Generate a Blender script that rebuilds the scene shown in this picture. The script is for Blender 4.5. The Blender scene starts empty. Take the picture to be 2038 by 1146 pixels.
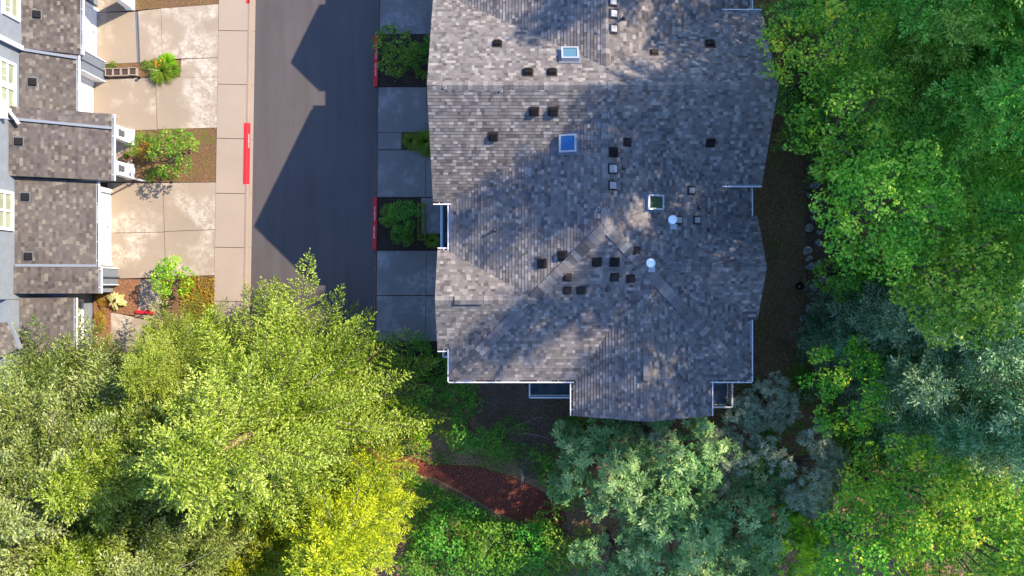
import bpy, math, random
import numpy as np
from mathutils import Vector, Matrix

# ------------------------------------------------------------------ camera, world, sun, exposure
CAM_H, FPX, CX, CY = 45.0, 1800.0, 1019.0, 573.0        # drone height, focal length in photo pixels, photo centre
S = bpy.context.scene
COL = S.collection
cam_d = bpy.data.cameras.new('camera'); cam = bpy.data.objects.new('camera', cam_d); COL.objects.link(cam)
cam.location = (0, 0, CAM_H); cam.rotation_euler = (0, 0, 0)
cam_d.sensor_width = 36.0; cam_d.lens = FPX / 2038.0 * 36.0
cam_d.clip_start = 0.5; cam_d.clip_end = 2000
S.camera = cam
SUN_A, SUN_B = 1.02, 0.53                               # towards the sun, per metre of height
SUN_EL = math.atan2(1.0, math.hypot(SUN_A, SUN_B)); SUN_AZ = math.atan2(SUN_A, SUN_B)
W = bpy.data.worlds.new('World'); S.world = W; W.use_nodes = True
wn = W.node_tree.nodes; bg = wn['Background']
sky = wn.new('ShaderNodeTexSky'); sky.sky_type = 'NISHITA'; sky.sun_disc = False
sky.sun_elevation = SUN_EL; sky.sun_rotation = SUN_AZ; sky.air_density = 1.0; sky.dust_density = 0.3; sky.ozone_density = 3.0
tint = wn.new('ShaderNodeMix'); tint.data_type = 'RGBA'; tint.blend_type = 'MULTIPLY'; tint.inputs[0].default_value = 1.0
tint.inputs[7].default_value = (0.93, 1.03, 1.25, 1)          # camera white balance set warm: sky light reads blue
W.node_tree.links.new(sky.outputs[0], tint.inputs[6]); W.node_tree.links.new(tint.outputs[2], bg.inputs[0]); bg.inputs[1].default_value = 0.15
sun_d = bpy.data.lights.new('sun', 'SUN'); sun_d.energy = 4.2; sun_d.angle = math.radians(0.5); sun_d.color = (1.0, 0.88, 0.70)
sun = bpy.data.objects.new('sun', sun_d); COL.objects.link(sun)
sun.rotation_euler = Vector((-SUN_A, -SUN_B, -1.0)).to_track_quat('-Z', 'Y').to_euler()
sun.location = (40, 20, 60)
S.view_settings.view_transform = 'Standard'; S.view_settings.look = 'None'; S.view_settings.gamma = 1.0
S.view_settings.use_curve_mapping = False
S.view_settings.exposure = 1.25

R = random.Random(7)
NR = np.random.default_rng(11)

def W3(px, py, h=0.0):                                  # photo pixel + height -> world point
    k = (CAM_H - h) / FPX
    return Vector(((px - CX) * k, (CY - py) * k, h))

# ------------------------------------------------------------------ materials
def mat(name):
    m = bpy.data.materials.new(name); m.use_nodes = True
    nt = m.node_tree
    return m, nt, nt.nodes, nt.links, nt.nodes['Principled BSDF']
def plain(name, c, rough=0.6, spec=0.4, metal=0.0, noise=0.0, nscale=8.0, bump=0.0):
    m, nt, N, L, b = mat(name)
    b.inputs['Base Color'].default_value = (*c, 1); b.inputs['Roughness'].default_value = rough
    b.inputs['Specular IOR Level'].default_value = spec; b.inputs['Metallic'].default_value = metal
    if noise > 0 or bump > 0:
        tc = N.new('ShaderNodeTexCoord'); nz = N.new('ShaderNodeTexNoise'); nz.inputs['Scale'].default_value = nscale
        nz.inputs['Detail'].default_value = 6; L.new(tc.outputs['Object'], nz.inputs['Vector'])
        if noise > 0:
            rp = N.new('ShaderNodeValToRGB'); L.new(nz.outputs['Fac'], rp.inputs[0])
            rp.color_ramp.elements[0].position = 0.3; rp.color_ramp.elements[1].position = 0.7
            rp.color_ramp.elements[0].color = (*[x * (1 - noise) for x in c], 1)
            rp.color_ramp.elements[1].color = (*[min(1, x * (1 + noise)) for x in c], 1)
            L.new(rp.outputs[0], b.inputs['Base Color'])
        if bump > 0:
            bp = N.new('ShaderNodeBump'); bp.inputs['Strength'].default_value = bump; bp.inputs['Distance'].default_value = 0.03
            L.new(nz.outputs['Fac'], bp.inputs['Height']); L.new(bp.outputs[0], b.inputs['Normal'])
    return m
def math_n(N, L, op, a, b=None, c=None):
    n = N.new('ShaderNodeMath'); n.operation = op
    for i, v in enumerate((a, b, c)):
        if v is None: continue
        if isinstance(v, (int, float)): n.inputs[i].default_value = v
        else: L.new(v, n.inputs[i])
    return n.outputs[0]
def ramp(N, L, fac, stops, interp='LINEAR'):
    r = N.new('ShaderNodeValToRGB'); r.color_ramp.interpolation = interp
    e = r.color_ramp.elements
    while len(e) < len(stops): e.new(0.5)
    for i, (p, c) in enumerate(stops): e[i].position = p; e[i].color = (*c, 1)
    L.new(fac, r.inputs[0]); return r.outputs[0]
def mixc(N, L, fac, a, b, mode='MIX'):
    n = N.new('ShaderNodeMix'); n.data_type = 'RGBA'; n.blend_type = mode
    for s, v in ((0, fac), (6, a), (7, b)):
        if isinstance(v, (int, float)): n.inputs[s].default_value = v
        elif isinstance(v, tuple): n.inputs[s].default_value = (*v, 1)
        else: L.new(v, n.inputs[s])
    return n.outputs[2]
def noise_n(N, L, vec, scale, detail=5, rough=0.55, lo=0.3, hi=0.7):
    n = N.new('ShaderNodeTexNoise'); n.inputs['Scale'].default_value = scale; n.inputs['Detail'].default_value = detail
    n.inputs['Roughness'].default_value = rough
    L.new(vec, n.inputs['Vector'])
    mr = N.new('ShaderNodeMapRange'); mr.inputs['From Min'].default_value = lo; mr.inputs['From Max'].default_value = hi
    L.new(n.outputs['Fac'], mr.inputs['Value']); return mr.outputs[0]

EXPO = 0.14                                              # shingle exposure in metres
def shingle(name, stops, tabw=0.19, warm=(1.0, 0.93, 0.86)):
    m, nt, N, L, b = mat(name)
    uv = N.new('ShaderNodeUVMap'); sp = N.new('ShaderNodeSeparateXYZ'); L.new(uv.outputs[0], sp.inputs[0])
    u, v = sp.outputs[0], sp.outputs[1]
    row = math_n(N, L, 'FLOOR', math_n(N, L, 'DIVIDE', v, EXPO))
    w1 = N.new('ShaderNodeTexWhiteNoise'); w1.noise_dimensions = '1D'; L.new(row, w1.inputs['W'])
    us = math_n(N, L, 'ADD', u, math_n(N, L, 'MULTIPLY', w1.outputs[0], 7.0))
    cv = N.new('ShaderNodeCombineXYZ'); L.new(math_n(N, L, 'MULTIPLY', us, 3.1), cv.inputs[0]); L.new(math_n(N, L, 'MULTIPLY', row, 5.7), cv.inputs[1])
    nz = N.new('ShaderNodeTexNoise'); nz.inputs['Scale'].default_value = 1.0; nz.inputs['Detail'].default_value = 1; L.new(cv.outputs[0], nz.inputs['Vector'])
    us = math_n(N, L, 'ADD', us, math_n(N, L, 'MULTIPLY', nz.outputs['Fac'], 0.26))
    cell = math_n(N, L, 'FLOOR', math_n(N, L, 'DIVIDE', us, tabw))
    c2 = N.new('ShaderNodeCombineXYZ'); L.new(cell, c2.inputs[0]); L.new(row, c2.inputs[1])
    w2 = N.new('ShaderNodeTexWhiteNoise'); w2.noise_dimensions = '2D'; L.new(c2.outputs[0], w2.inputs['Vector'])
    colr = ramp(N, L, w2.outputs['Value'], stops)
    sc = N.new('ShaderNodeSeparateColor'); L.new(w2.outputs['Color'], sc.inputs[0])
    tint = mixc(N, L, math_n(N, L, 'MULTIPLY', sc.outputs[1], 0.8), (1.0, 1.0, 1.04), warm)
    colr = mixc(N, L, 1.0, colr, tint, 'MULTIPLY')
    tc = N.new('ShaderNodeTexCoord')
    big = noise_n(N, L, tc.outputs['Object'], 0.45, 4, 0.6, 0.3, 0.75)
    colr = mixc(N, L, math_n(N, L, 'MULTIPLY', big, 0.28), colr, mixc(N, L, 0.5, colr, (0.30, 0.28, 0.25)))
    gr = noise_n(N, L, tc.outputs['Object'], 60, 2, 0.6, 0.25, 0.75)
    colr = mixc(N, L, 0.35, colr, mixc(N, L, 1.0, colr, ramp(N, L, gr, [(0, (0.55,) * 3), (1, (1.4,) * 3)]), 'MULTIPLY'))
    moss = noise_n(N, L, tc.outputs['Object'], 1.3, 6, 0.7, 0.62, 0.74)
    colr = mixc(N, L, math_n(N, L, 'MULTIPLY', moss, 0.22), colr, (0.16, 0.17, 0.10))
    L.new(colr, b.inputs['Base Color']); b.inputs['Roughness'].default_value = 0.85; b.inputs['Specular IOR Level'].default_value = 0.25
    bp = N.new('ShaderNodeBump'); bp.inputs['Strength'].default_value = 0.5; bp.inputs['Distance'].default_value = 0.02
    L.new(math_n(N, L, 'ADD', math_n(N, L, 'MULTIPLY', w2.outputs['Value'], 0.6), math_n(N, L, 'MULTIPLY', gr, 0.4)), bp.inputs['Height'])
    L.new(bp.outputs[0], b.inputs['Normal'])
    return m

M = {}
M['shingle'] = shingle('grey_shingle', [(0, (0.065, 0.056, 0.055)), (0.18, (0.105, 0.092, 0.088)), (0.5, (0.14, 0.125, 0.119)), (0.80, (0.17, 0.152, 0.142)), (0.9, (0.215, 0.194, 0.178)), (1, (0.285, 0.258, 0.234))], 0.165)
M['shingle2'] = shingle('brown_grey_shingle', [(0, (0.046, 0.037, 0.034)), (0.2, (0.070, 0.058, 0.053)), (0.6, (0.086, 0.072, 0.065)), (0.82, (0.102, 0.088, 0.078)), (0.92, (0.14, 0.124, 0.102)), (1, (0.17, 0.154, 0.125))], 0.175)
M['cap'] = shingle('ridge_cap_shingle', [(0, (0.085, 0.076, 0.074)), (0.3, (0.125, 0.112, 0.108)), (0.6, (0.165, 0.149, 0.142)), (1, (0.25, 0.228, 0.21))], 0.165)
M['white'] = plain('white_paint', (0.80, 0.79, 0.77), 0.5, noise=0.04, nscale=3)
M['gutterwhite'] = plain('white_gutter', (0.62, 0.61, 0.61), 0.5)
M['debris'] = plain('dry_needles', (0.16, 0.085, 0.05), 0.9, noise=0.6, nscale=14)
M['palelitter'] = plain('pale_litter', (0.55, 0.52, 0.46), 0.9, noise=0.3, nscale=20)
M['greytrim'] = plain('grey_trim', (0.30, 0.33, 0.38), 0.5)
M['darktrim'] = plain('dark_trim', (0.07, 0.08, 0.09), 0.5)
M['flash'] = plain('flashing_metal', (0.13, 0.15, 0.185), 0.5)
M['vent'] = plain('dark_vent', (0.010, 0.009, 0.010), 0.7, 0.12, noise=0.3)
M['vent_brown'] = plain('brown_vent', (0.035, 0.026, 0.024), 0.8, 0.1, noise=0.25)
M['vent_grey'] = plain('grey_vent', (0.30, 0.29, 0.29), 0.55, noise=0.15)
M['pipe'] = plain('brown_pipe', (0.06, 0.035, 0.03), 0.6)
M['chrome'] = plain('white_cap', (0.85, 0.86, 0.88), 0.3)
M['galv'] = plain('galvanised', (0.36, 0.37, 0.39), 0.45, metal=0.2)
M['deck'] = plain('deck_membrane', (0.045, 0.06, 0.075), 0.5, noise=0.6, nscale=2.2)
M['metalblue'] = plain('rail_paint', (0.55, 0.62, 0.70), 0.4)
def siding(name, c):
    m, nt, N, L, b = mat(name)
    tc = N.new('ShaderNodeTexCoord'); sp = N.new('ShaderNodeSeparateXYZ'); L.new(tc.outputs['Object'], sp.inputs[0])
    fr = math_n(N, L, 'FRACT', math_n(N, L, 'MULTIPLY', sp.outputs[2], 6.5))
    nz = noise_n(N, L, tc.outputs['Object'], 3, 5)
    L.new(ramp(N, L, nz, [(0, tuple(x * 0.9 for x in c)), (1, tuple(x * 1.08 for x in c))]), b.inputs['Base Color'])
    bp = N.new('ShaderNodeBump'); bp.inputs['Strength'].default_value = 0.7; bp.inputs['Distance'].default_value = 0.02
    L.new(math_n(N, L, 'SUBTRACT', 1.0, fr), bp.inputs['Height']); L.new(bp.outputs[0], b.inputs['Normal'])
    b.inputs['Roughness'].default_value = 0.6
    return m
M['siding'] = siding('blue_grey_siding', (0.15, 0.17, 0.20))
M['siding2'] = siding('light_grey_siding', (0.20, 0.22, 0.245))
M['glass'] = plain('window_glass', (0.30, 0.33, 0.22), 0.06, 0.7, noise=0.25, nscale=1.5)
M['glassdark'] = plain('dark_glass', (0.02, 0.025, 0.03), 0.05, 0.6)
def skyglass(name, c):
    m = plain(name, c, 0.08, 0.8); return m
M['skyglass'] = skyglass('skylight_glass', (0.012, 0.10, 0.26))
M['skyglass_pale'] = skyglass('pale_skylight_glass', (0.06, 0.13, 0.17))
M['skyglass_green'] = skyglass('green_skylight_glass', (0.035, 0.06, 0.04))
M['bark'] = plain('bark', (0.13, 0.095, 0.07), 0.9, noise=0.4, nscale=7, bump=0.8)
M['limb'] = plain('limb_bark', (0.12, 0.085, 0.06), 0.9, noise=0.4, nscale=7)
M['bark_red'] = plain('pale_orange_bark', (0.42, 0.24, 0.14), 0.9, noise=0.45, nscale=5, bump=0.8)
M['twig'] = plain('dead_twig', (0.33, 0.29, 0.26), 0.9, noise=0.3)
M['red'] = plain('red_kerb_paint', (0.62, 0.012, 0.02), 0.55, noise=0.18, nscale=5)
M['letter'] = plain('white_letter_paint', (0.8, 0.76, 0.74), 0.6)
M['terracotta'] = plain('terracotta', (0.45, 0.16, 0.07), 0.7, noise=0.15)
M['block'] = plain('weathered_concrete_block', (0.30, 0.24, 0.19), 0.9, noise=0.3, nscale=9)
M['potsoil'] = plain('potting_soil', (0.06, 0.035, 0.028), 0.95, noise=0.5, nscale=15)
M['slate'] = plain('porch_lamp_glass', (0.10, 0.11, 0.14), 0.3)

def concrete(name, base, pale, stain, patch=0.0):
    m, nt, N, L, b = mat(name)
    tc = N.new('ShaderNodeTexCoord'); V = tc.outputs['Object']
    big = noise_n(N, L, V, 0.35, 4, 0.6, 0.3, 0.7); mid = noise_n(N, L, V, 2.2, 7, 0.7, 0.3, 0.72); fine = noise_n(N, L, V, 38, 3, 0.6, 0.25, 0.75)
    c = mixc(N, L, big, tuple(x * 0.90 for x in base), tuple(min(1, x * 1.06) for x in base))
    c = mixc(N, L, math_n(N, L, 'MULTIPLY', mid, 0.35), c, stain)
    if patch > 0:                                       # efflorescence: pale worn blotches with torn edges
        p1 = noise_n(N, L, V, 0.55, 3, 0.5, 0.47, 0.60); p2 = noise_n(N, L, V, 3.6, 10, 0.82, 0.42, 0.58)
        c = mixc(N, L, math_n(N, L, 'MULTIPLY', math_n(N, L, 'MULTIPLY', p1, p2), patch), c, pale)
    c = mixc(N, L, 0.5, c, mixc(N, L, 1.0, c, ramp(N, L, fine, [(0, (0.86,) * 3), (1, (1.12,) * 3)]), 'MULTIPLY'))
    L.new(c, b.inputs['Base Color']); b.inputs['Roughness'].default_value = 0.9; b.inputs['Specular IOR Level'].default_value = 0.2
    bp = N.new('ShaderNodeBump'); bp.inputs['Strength'].default_value = 0.15; bp.inputs['Distance'].default_value = 0.01
    L.new(fine, bp.inputs['Height']); L.new(bp.outputs[0], b.inputs['Normal'])
    return m
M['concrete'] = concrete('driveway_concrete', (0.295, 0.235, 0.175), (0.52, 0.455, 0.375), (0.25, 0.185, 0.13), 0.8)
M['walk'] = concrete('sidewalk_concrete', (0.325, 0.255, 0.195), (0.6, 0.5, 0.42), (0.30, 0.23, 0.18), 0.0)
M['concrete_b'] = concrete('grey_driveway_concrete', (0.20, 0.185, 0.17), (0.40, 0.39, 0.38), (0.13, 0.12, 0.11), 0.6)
M['kerbc'] = concrete('kerb_concrete', (0.27, 0.21, 0.165), (0.4, 0.33, 0.27), (0.20, 0.15, 0.115), 0.0)
M['joint'] = plain('joint_dirt', (0.10, 0.055, 0.04), 0.95)
def asphalt():
    m, nt, N, L, b = mat('asphalt')
    tc = N.new('ShaderNodeTexCoord'); V = tc.outputs['Object']
    big = noise_n(N, L, V, 0.25, 4, 0.6); fine = noise_n(N, L, V, 45, 3, 0.7, 0.2, 0.8); spot = noise_n(N, L, V, 1.1, 5, 0.6, 0.60, 0.72)
    c = mixc(N, L, big, (0.052, 0.040, 0.034), (0.068, 0.053, 0.046))
    c = mixc(N, L, math_n(N, L, 'MULTIPLY', spot, 0.35), c, (0.05, 0.045, 0.045))
    mp = N.new('ShaderNodeMapping'); mp.inputs['Scale'].default_value = (3.2, 0.22, 1); L.new(V, mp.inputs['Vector'])
    lane = noise_n(N, L, mp.outputs[0], 0.6, 4, 0.6, 0.35, 0.65); c = mixc(N, L, math_n(N, L, 'MULTIPLY', lane, 0.3), c, (0.105, 0.092, 0.088))
    oil = noise_n(N, L, V, 2.6, 3, 0.5, 0.70, 0.76); c = mixc(N, L, math_n(N, L, 'MULTIPLY', oil, 0.5), c, (0.03, 0.028, 0.028))
    c = mixc(N, L, 1.0, c, ramp(N, L, fine, [(0, (0.55,) * 3), (1, (1.45,) * 3)]), 'MULTIPLY')
    L.new(c, b.inputs['Base Color']); b.inputs['Roughness'].default_value = 0.6; b.inputs['Specular IOR Level'].default_value = 0.6
    bp = N.new('ShaderNodeBump'); bp.inputs['Strength'].default_value = 0.3; bp.inputs['Distance'].default_value = 0.01
    L.new(fine, bp.inputs['Height']); L.new(bp.outputs[0], b.inputs['Normal'])
    return m
M['asphalt'] = asphalt()
def soil(name, c1, c2, c3, s=1.0, green=None, gthr=0.55, chip=0.6):
    m, nt, N, L, b = mat(name)
    tc = N.new('ShaderNodeTexCoord'); V = tc.outputs['Object']
    a = noise_n(N, L, V, 0.6 * s, 6, 0.65); f = noise_n(N, L, V, 16 * s, 5, 0.8, 0.3, 0.7)
    vo = N.new('ShaderNodeTexVoronoi'); vo.inputs['Scale'].default_value = 22 * s; L.new(V, vo.inputs['Vector'])
    sc = N.new('ShaderNodeSeparateColor'); L.new(vo.outputs['Color'], sc.inputs[0])
    c = mixc(N, L, a, c1, c2); c = mixc(N, L, math_n(N, L, 'MULTIPLY', f, 0.5), c, c3)
    c = mixc(N, L, chip, c, mixc(N, L, 1.0, c, ramp(N, L, sc.outputs[0], [(0, (0.35,) * 3), (0.7, (1.0,) * 3), (1, (2.2, 2.0, 1.8))]), 'MULTIPLY'))
    if green:
        g = noise_n(N, L, V, 0.8 * s, 6, 0.7, gthr, gthr + 0.12)
        c = mixc(N, L, math_n(N, L, 'MULTIPLY', g, 0.85), c, green)
    L.new(c, b.inputs['Base Color']); b.inputs['Roughness'].default_value = 0.95; b.inputs['Specular IOR Level'].default_value = 0.15
    bp = N.new('ShaderNodeBump'); bp.inputs['Strength'].default_value = 0.9; bp.inputs['Distance'].default_value = 0.05
    L.new(math_n(N, L, 'ADD', f, sc.outputs[0]), bp.inputs['Height']); L.new(bp.outputs[0], b.inputs['Normal'])
    return m
M['ground'] = soil('forest_floor', (0.33, 0.195, 0.095), (0.46, 0.29, 0.165), (0.21, 0.13, 0.07), 1.0, (0.15, 0.16, 0.04), 0.55)
M['mulch'] = soil('dark_mulch', (0.055, 0.04, 0.033), (0.09, 0.065, 0.05), (0.035, 0.027, 0.022), 1.4)
M['redmulch'] = soil('red_bark_mulch', (0.40, 0.19, 0.10), (0.34, 0.17, 0.095), (0.24, 0.12, 0.07), 1.5)
M['drybed'] = soil('dry_leafy_bed', (0.30, 0.17, 0.085), (0.22, 0.14, 0.075), (0.16, 0.095, 0.05), 1.6, (0.17, 0.16, 0.035), 0.54)
M['path'] = soil('red_bark_path', (0.26, 0.075, 0.05), (0.34, 0.105, 0.07), (0.18, 0.05, 0.035), 1.5)
M['drygrass'] = soil('bare_dry_ground', (0.20, 0.135, 0.09), (0.28, 0.20, 0.14), (0.12, 0.09, 0.055), 1.2, (0.09, 0.11, 0.035), 0.56)
M['rock'] = plain('rock', (0.30, 0.30, 0.29), 0.85, noise=0.7, nscale=3.5, bump=1.0)

def leaf(name, dark, mid, light, trans=0.35, hue=0.02, rough=0.5, spec=0.3):
    m, nt, N, L, b = mat(name)
    at = N.new('ShaderNodeAttribute'); at.attribute_name = 'tint'
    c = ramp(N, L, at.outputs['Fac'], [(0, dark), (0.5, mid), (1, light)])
    oi = N.new('ShaderNodeObjectInfo')
    hs = N.new('ShaderNodeHueSaturation'); L.new(c, hs.inputs['Color'])
    L.new(math_n(N, L, 'MULTIPLY_ADD', oi.outputs['Random'], 2 * hue, 0.5 - hue), hs.inputs['Hue'])
    L.new(math_n(N, L, 'MULTIPLY_ADD', oi.outputs['Random'], 0.3, 0.85), hs.inputs['Value'])
    c = hs.outputs[0]
    L.new(c, b.inputs['Base Color']); b.inputs['Roughness'].default_value = rough; b.inputs['Specular IOR Level'].default_value = spec
    tr = N.new('ShaderNodeBsdfTranslucent'); L.new(mixc(N, L, 1.0, c, (1.25, 1.25, 0.6), 'MULTIPLY'), tr.inputs['Color'])
    mx = N.new('ShaderNodeMixShader'); mx.inputs[0].default_value = trans
    L.new(b.outputs[0], mx.inputs[1]); L.new(tr.outputs[0], mx.inputs[2]); L.new(mx.outputs[0], N['Material Output'].inputs['Surface'])
    return m
M['spruce'] = leaf('spruce_needles', (0.03, 0.07, 0.003), (0.20, 0.27, 0.010), (0.38, 0.43, 0.08), 0.06, 0.008)
M['spruce_grey'] = leaf('grey_green_needles', (0.03, 0.07, 0.008), (0.225, 0.29, 0.04), (0.42, 0.48, 0.20), 0.06, 0.008)
M['spruce_lime'] = leaf('young_fir_needles', (0.05, 0.11, 0.012), (0.14, 0.20, 0.025), (0.27, 0.33, 0.08), 0.2, 0.015)
M['cedar'] = leaf('yellow_cedar_sprays', (0.08, 0.14, 0.005), (0.28, 0.34, 0.007), (0.56, 0.58, 0.02), 0.2, 0.01)
M['fir'] = leaf('fir_needles', (0.03, 0.17, 0.02), (0.20, 0.50, 0.06), (0.50, 0.74, 0.14), 0.35, 0.015)
M['bluefir'] = leaf('blue_grey_needles', (0.04, 0.14, 0.05), (0.17, 0.37, 0.14), (0.46, 0.62, 0.38), 0.2, 0.02)
M['greytuft'] = leaf('silver_grey_leaves', (0.18, 0.24, 0.14), (0.44, 0.50, 0.32), (0.70, 0.73, 0.52), 0.25, 0.015)
M['maple'] = leaf('maple_leaves', (0.025, 0.15, 0.01), (0.19, 0.46, 0.03), (0.50, 0.66, 0.08), 0.40, 0.012)
M['lime'] = leaf('lime_leaves', (0.07, 0.24, 0.006), (0.30, 0.56, 0.012), (0.64, 0.76, 0.05), 0.42, 0.008)
M['gold'] = leaf('sun_fleck_leaves', (0.05, 0.22, 0.02), (0.20, 0.48, 0.03), (0.74, 0.72, 0.06), 0.42, 0.02)  # yellow end of the ramp is sun flecks painted into the leaf colour
M['rosette'] = leaf('blue_green_leaflets', (0.045, 0.15, 0.045), (0.20, 0.36, 0.11), (0.52, 0.63, 0.25), 0.3, 0.02)
M['darkleaf'] = leaf('dark_green_leaves', (0.04, 0.17, 0.012), (0.10, 0.30, 0.02), (0.24, 0.44, 0.04), 0.35, 0.02)
M['shrubleaf'] = leaf('bright_shrub_leaves', (0.06, 0.15, 0.01), (0.17, 0.29, 0.02), (0.34, 0.44, 0.05), 0.35, 0.02)
M['orangeleaf'] = leaf('orange_tinged_leaves', (0.30, 0.12, 0.01), (0.38, 0.28, 0.02), (0.45, 0.42, 0.05), 0.35, 0.02)
M['hosta'] = leaf('pale_hosta_leaves', (0.40, 0.42, 0.10), (0.62, 0.62, 0.22), (0.75, 0.74, 0.40), 0.3, 0.01)
M['flower'] = leaf('orange_petals', (0.55, 0.10, 0.01), (0.7, 0.18, 0.02), (0.75, 0.35, 0.05), 0.3, 0.01)
M['dryleaf'] = leaf('dry_brown_leaves', (0.22, 0.10, 0.04), (0.42, 0.23, 0.10), (0.62, 0.44, 0.26), 0.3, 0.01)

# ------------------------------------------------------------------ mesh helpers
class MB:
    def __init__(s): s.v = []; s.f = []; s.uv = []; s.mi = []; s.mats = []
    def mid(s, m):
        if m not in s.mats: s.mats.append(m)
        return s.mats.index(m)
    def poly(s, pts, m, uv=None):
        b = len(s.v); s.v += [tuple(p) for p in pts]; s.f.append(tuple(range(b, b + len(pts))))
        s.uv.append(uv if uv else [(p[0], p[1]) for p in pts]); s.mi.append(s.mid(m))
    def hexa(s, p, m):                                   # 8 points: bottom 4 (ccw from above), top 4
        for q in ((3, 2, 1, 0), (4, 5, 6, 7), (0, 1, 5, 4), (1, 2, 6, 5), (2, 3, 7, 6), (3, 0, 4, 7)):
            s.poly([p[i] for i in q], m)
    def box(s, x0, y0, z0, x1, y1, z1, m):
        s.hexa([(x0, y0, z0), (x1, y0, z0), (x1, y1, z0), (x0, y1, z0), (x0, y0, z1), (x1, y0, z1), (x1, y1, z1), (x0, y1, z1)], m)
    def bar(s, a, b, w, h, m, up=(0, 0, 1)):             # box beam along a-b, width w, height h, a/b at the bottom centre
        a = Vector(a); b = Vector(b); d = (b - a).normalized(); side = d.cross(Vector(up)).normalized() * (w / 2); u = side.cross(d).normalized() * h
        s.hexa([a - side, a + side, b + side, b - side, a - side + u, a + side + u, b + side + u, b - side + u], m)
    def tube(s, a, b, r0, r1, m, n=8, cap=True):
        a = Vector(a); b = Vector(b); d = (b - a).normalized()
        x = d.orthogonal().normalized(); y = d.cross(x)
        ra = [a + (x * math.cos(2 * math.pi * i / n) + y * math.sin(2 * math.pi * i / n)) * r0 for i in range(n)]
        rb = [b + (x * math.cos(2 * math.pi * i / n) + y * math.sin(2 * math.pi * i / n)) * r1 for i in range(n)]
        for i in range(n):
            j = (i + 1) % n; s.poly([ra[i], ra[j], rb[j], rb[i]], m)
        if cap: s.poly(rb, m); s.poly(ra[::-1], m)
    def slab(s, pts, t, m, msid=None):                   # polygon pts at their z, thickness t below
        s.poly(pts, m); lo = [(p[0], p[1], p[2] - t) for p in pts]; s.poly(lo[::-1], msid or m)
        for i in range(len(pts)):
            j = (i + 1) % len(pts); s.poly([lo[i], lo[j], pts[j], pts[i]], msid or m)
    def build(s, name, parent=None, origin=(0, 0, 0), smooth=False):
        me = bpy.data.meshes.new(name); o = Vector(origin)
        me.from_pydata([tuple(Vector(p) - o) for p in s.v], [], s.f)
        ul = me.uv_layers.new(name='UVMap'); k = 0
        for uvs in s.uv:
            for c in uvs: ul.data[k].uv = (c[0], c[1]); k += 1
        for m in s.mats: me.materials.append(m)
        me.polygons.foreach_set('material_index', s.mi)
        if smooth: me.polygons.foreach_set('use_smooth', [True] * len(me.polygons))
        me.update()
        ob = bpy.data.objects.new(name, me); COL.objects.link(ob)
        if parent: ob.parent = parent
        if any(origin): ob.location = origin
        return ob
def tag(o, label=None, cat=None, group=None, kind=None):
    if label: o['label'] = label
    if cat: o['category'] = cat
    if group: o['group'] = group
    if kind: o['kind'] = kind
    return o
def thing(name, loc, label, cat, group=None, rz=0.0):
    o = bpy.data.objects.new(name, None); COL.objects.link(o); o.location = loc; o.rotation_euler = (0, 0, rz)
    o.empty_display_size = 0.3
    return tag(o, label, cat, group)
def quads_mesh(name, V, m, tint):                       # V (n,4,3) leaf quads, tint (n,)
    n = len(V); me = bpy.data.meshes.new(name)
    me.vertices.add(4 * n); me.vertices.foreach_set('co', V.reshape(-1).astype(np.float32))
    me.loops.add(4 * n); me.loops.foreach_set('vertex_index', np.arange(4 * n, dtype=np.int32))
    me.polygons.add(n); me.polygons.foreach_set('loop_start', np.arange(0, 4 * n, 4, dtype=np.int32))
    a = me.attributes.new('tint', 'FLOAT', 'POINT'); a.data.foreach_set('value', np.repeat(np.clip(tint, 0, 1), 4).astype(np.float32))
    me.materials.append(m); me.update(); return me
def link(name, me, parent=None):
    o = bpy.data.objects.new(name, me); COL.objects.link(o)
    if parent: o.parent = parent
    return o

# ------------------------------------------------------------------ roofs made of real overlapping courses
def clip(poly, f):                                       # keep f(p) >= 0
    out = []
    for i in range(len(poly)):
        a, b = poly[i], poly[(i + 1) % len(poly)]; fa, fb = f(a), f(b)
        if fa >= 0: out.append(a)
        if (fa >= 0) != (fb >= 0):
            t = fa / (fa - fb); out.append(a + (b - a) * t)
    return out
UVOFF = [0.0]
def shingle_plane(mb, pts, m, trim, t=0.16, butt=0.019):
    P = [Vector(p) for p in pts]
    n = (P[1] - P[0]).cross(P[2] - P[0]).normalized()
    if n.z < 0: P.reverse(); n = -n
    h = Vector((n.x, n.y, 0)); h.normalize()             # downhill, level
    ux = Vector((-h.y, h.x, 0)); up = n.cross(ux)
    if up.z < 0: up = -up
    v0 = min(p.dot(up) for p in P); v1 = max(p.dot(up) for p in P)
    UVOFF[0] += 37; off = UVOFF[0]
    k = 0
    while v0 + k * EXPO < v1 - 1e-4:
        lo, hi = v0 + k * EXPO, v0 + (k + 1) * EXPO
        q = clip(clip(P, lambda p: p.dot(up) - lo), lambda p: hi - p.dot(up))
        if len(q) >= 3:
            top = []; uv = []
            for p in q:
                d = (p.dot(up) - lo) / EXPO; top.append(p + n * (butt * (1 - d)))
                uv.append((p.dot(ux) + off, (off + k) * EXPO + EXPO * (0.04 + 0.92 * min(1, max(0, d)))))
            mb.poly(top, m, uv)
            low = [p for p in q if abs(p.dot(up) - lo) < 1e-4]
            if len(low) == 2:
                a, b = low
                mb.poly([a, b, b + n * butt, a + n * butt], m, [(a.dot(ux) + off, (off + k + 0.1) * EXPO), (b.dot(ux) + off, (off + k + 0.1) * EXPO)] + [(b.dot(ux) + off, (off + k + 0.2) * EXPO), (a.dot(ux) + off, (off + k + 0.2) * EXPO)])
        k += 1
    lo = [p - Vector((0, 0, t)) for p in P]
    mb.poly(lo[::-1], trim)
    for i in range(len(P)):
        j = (i + 1) % len(P); mb.poly([lo[i], lo[j], P[j], P[i]], trim)
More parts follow.
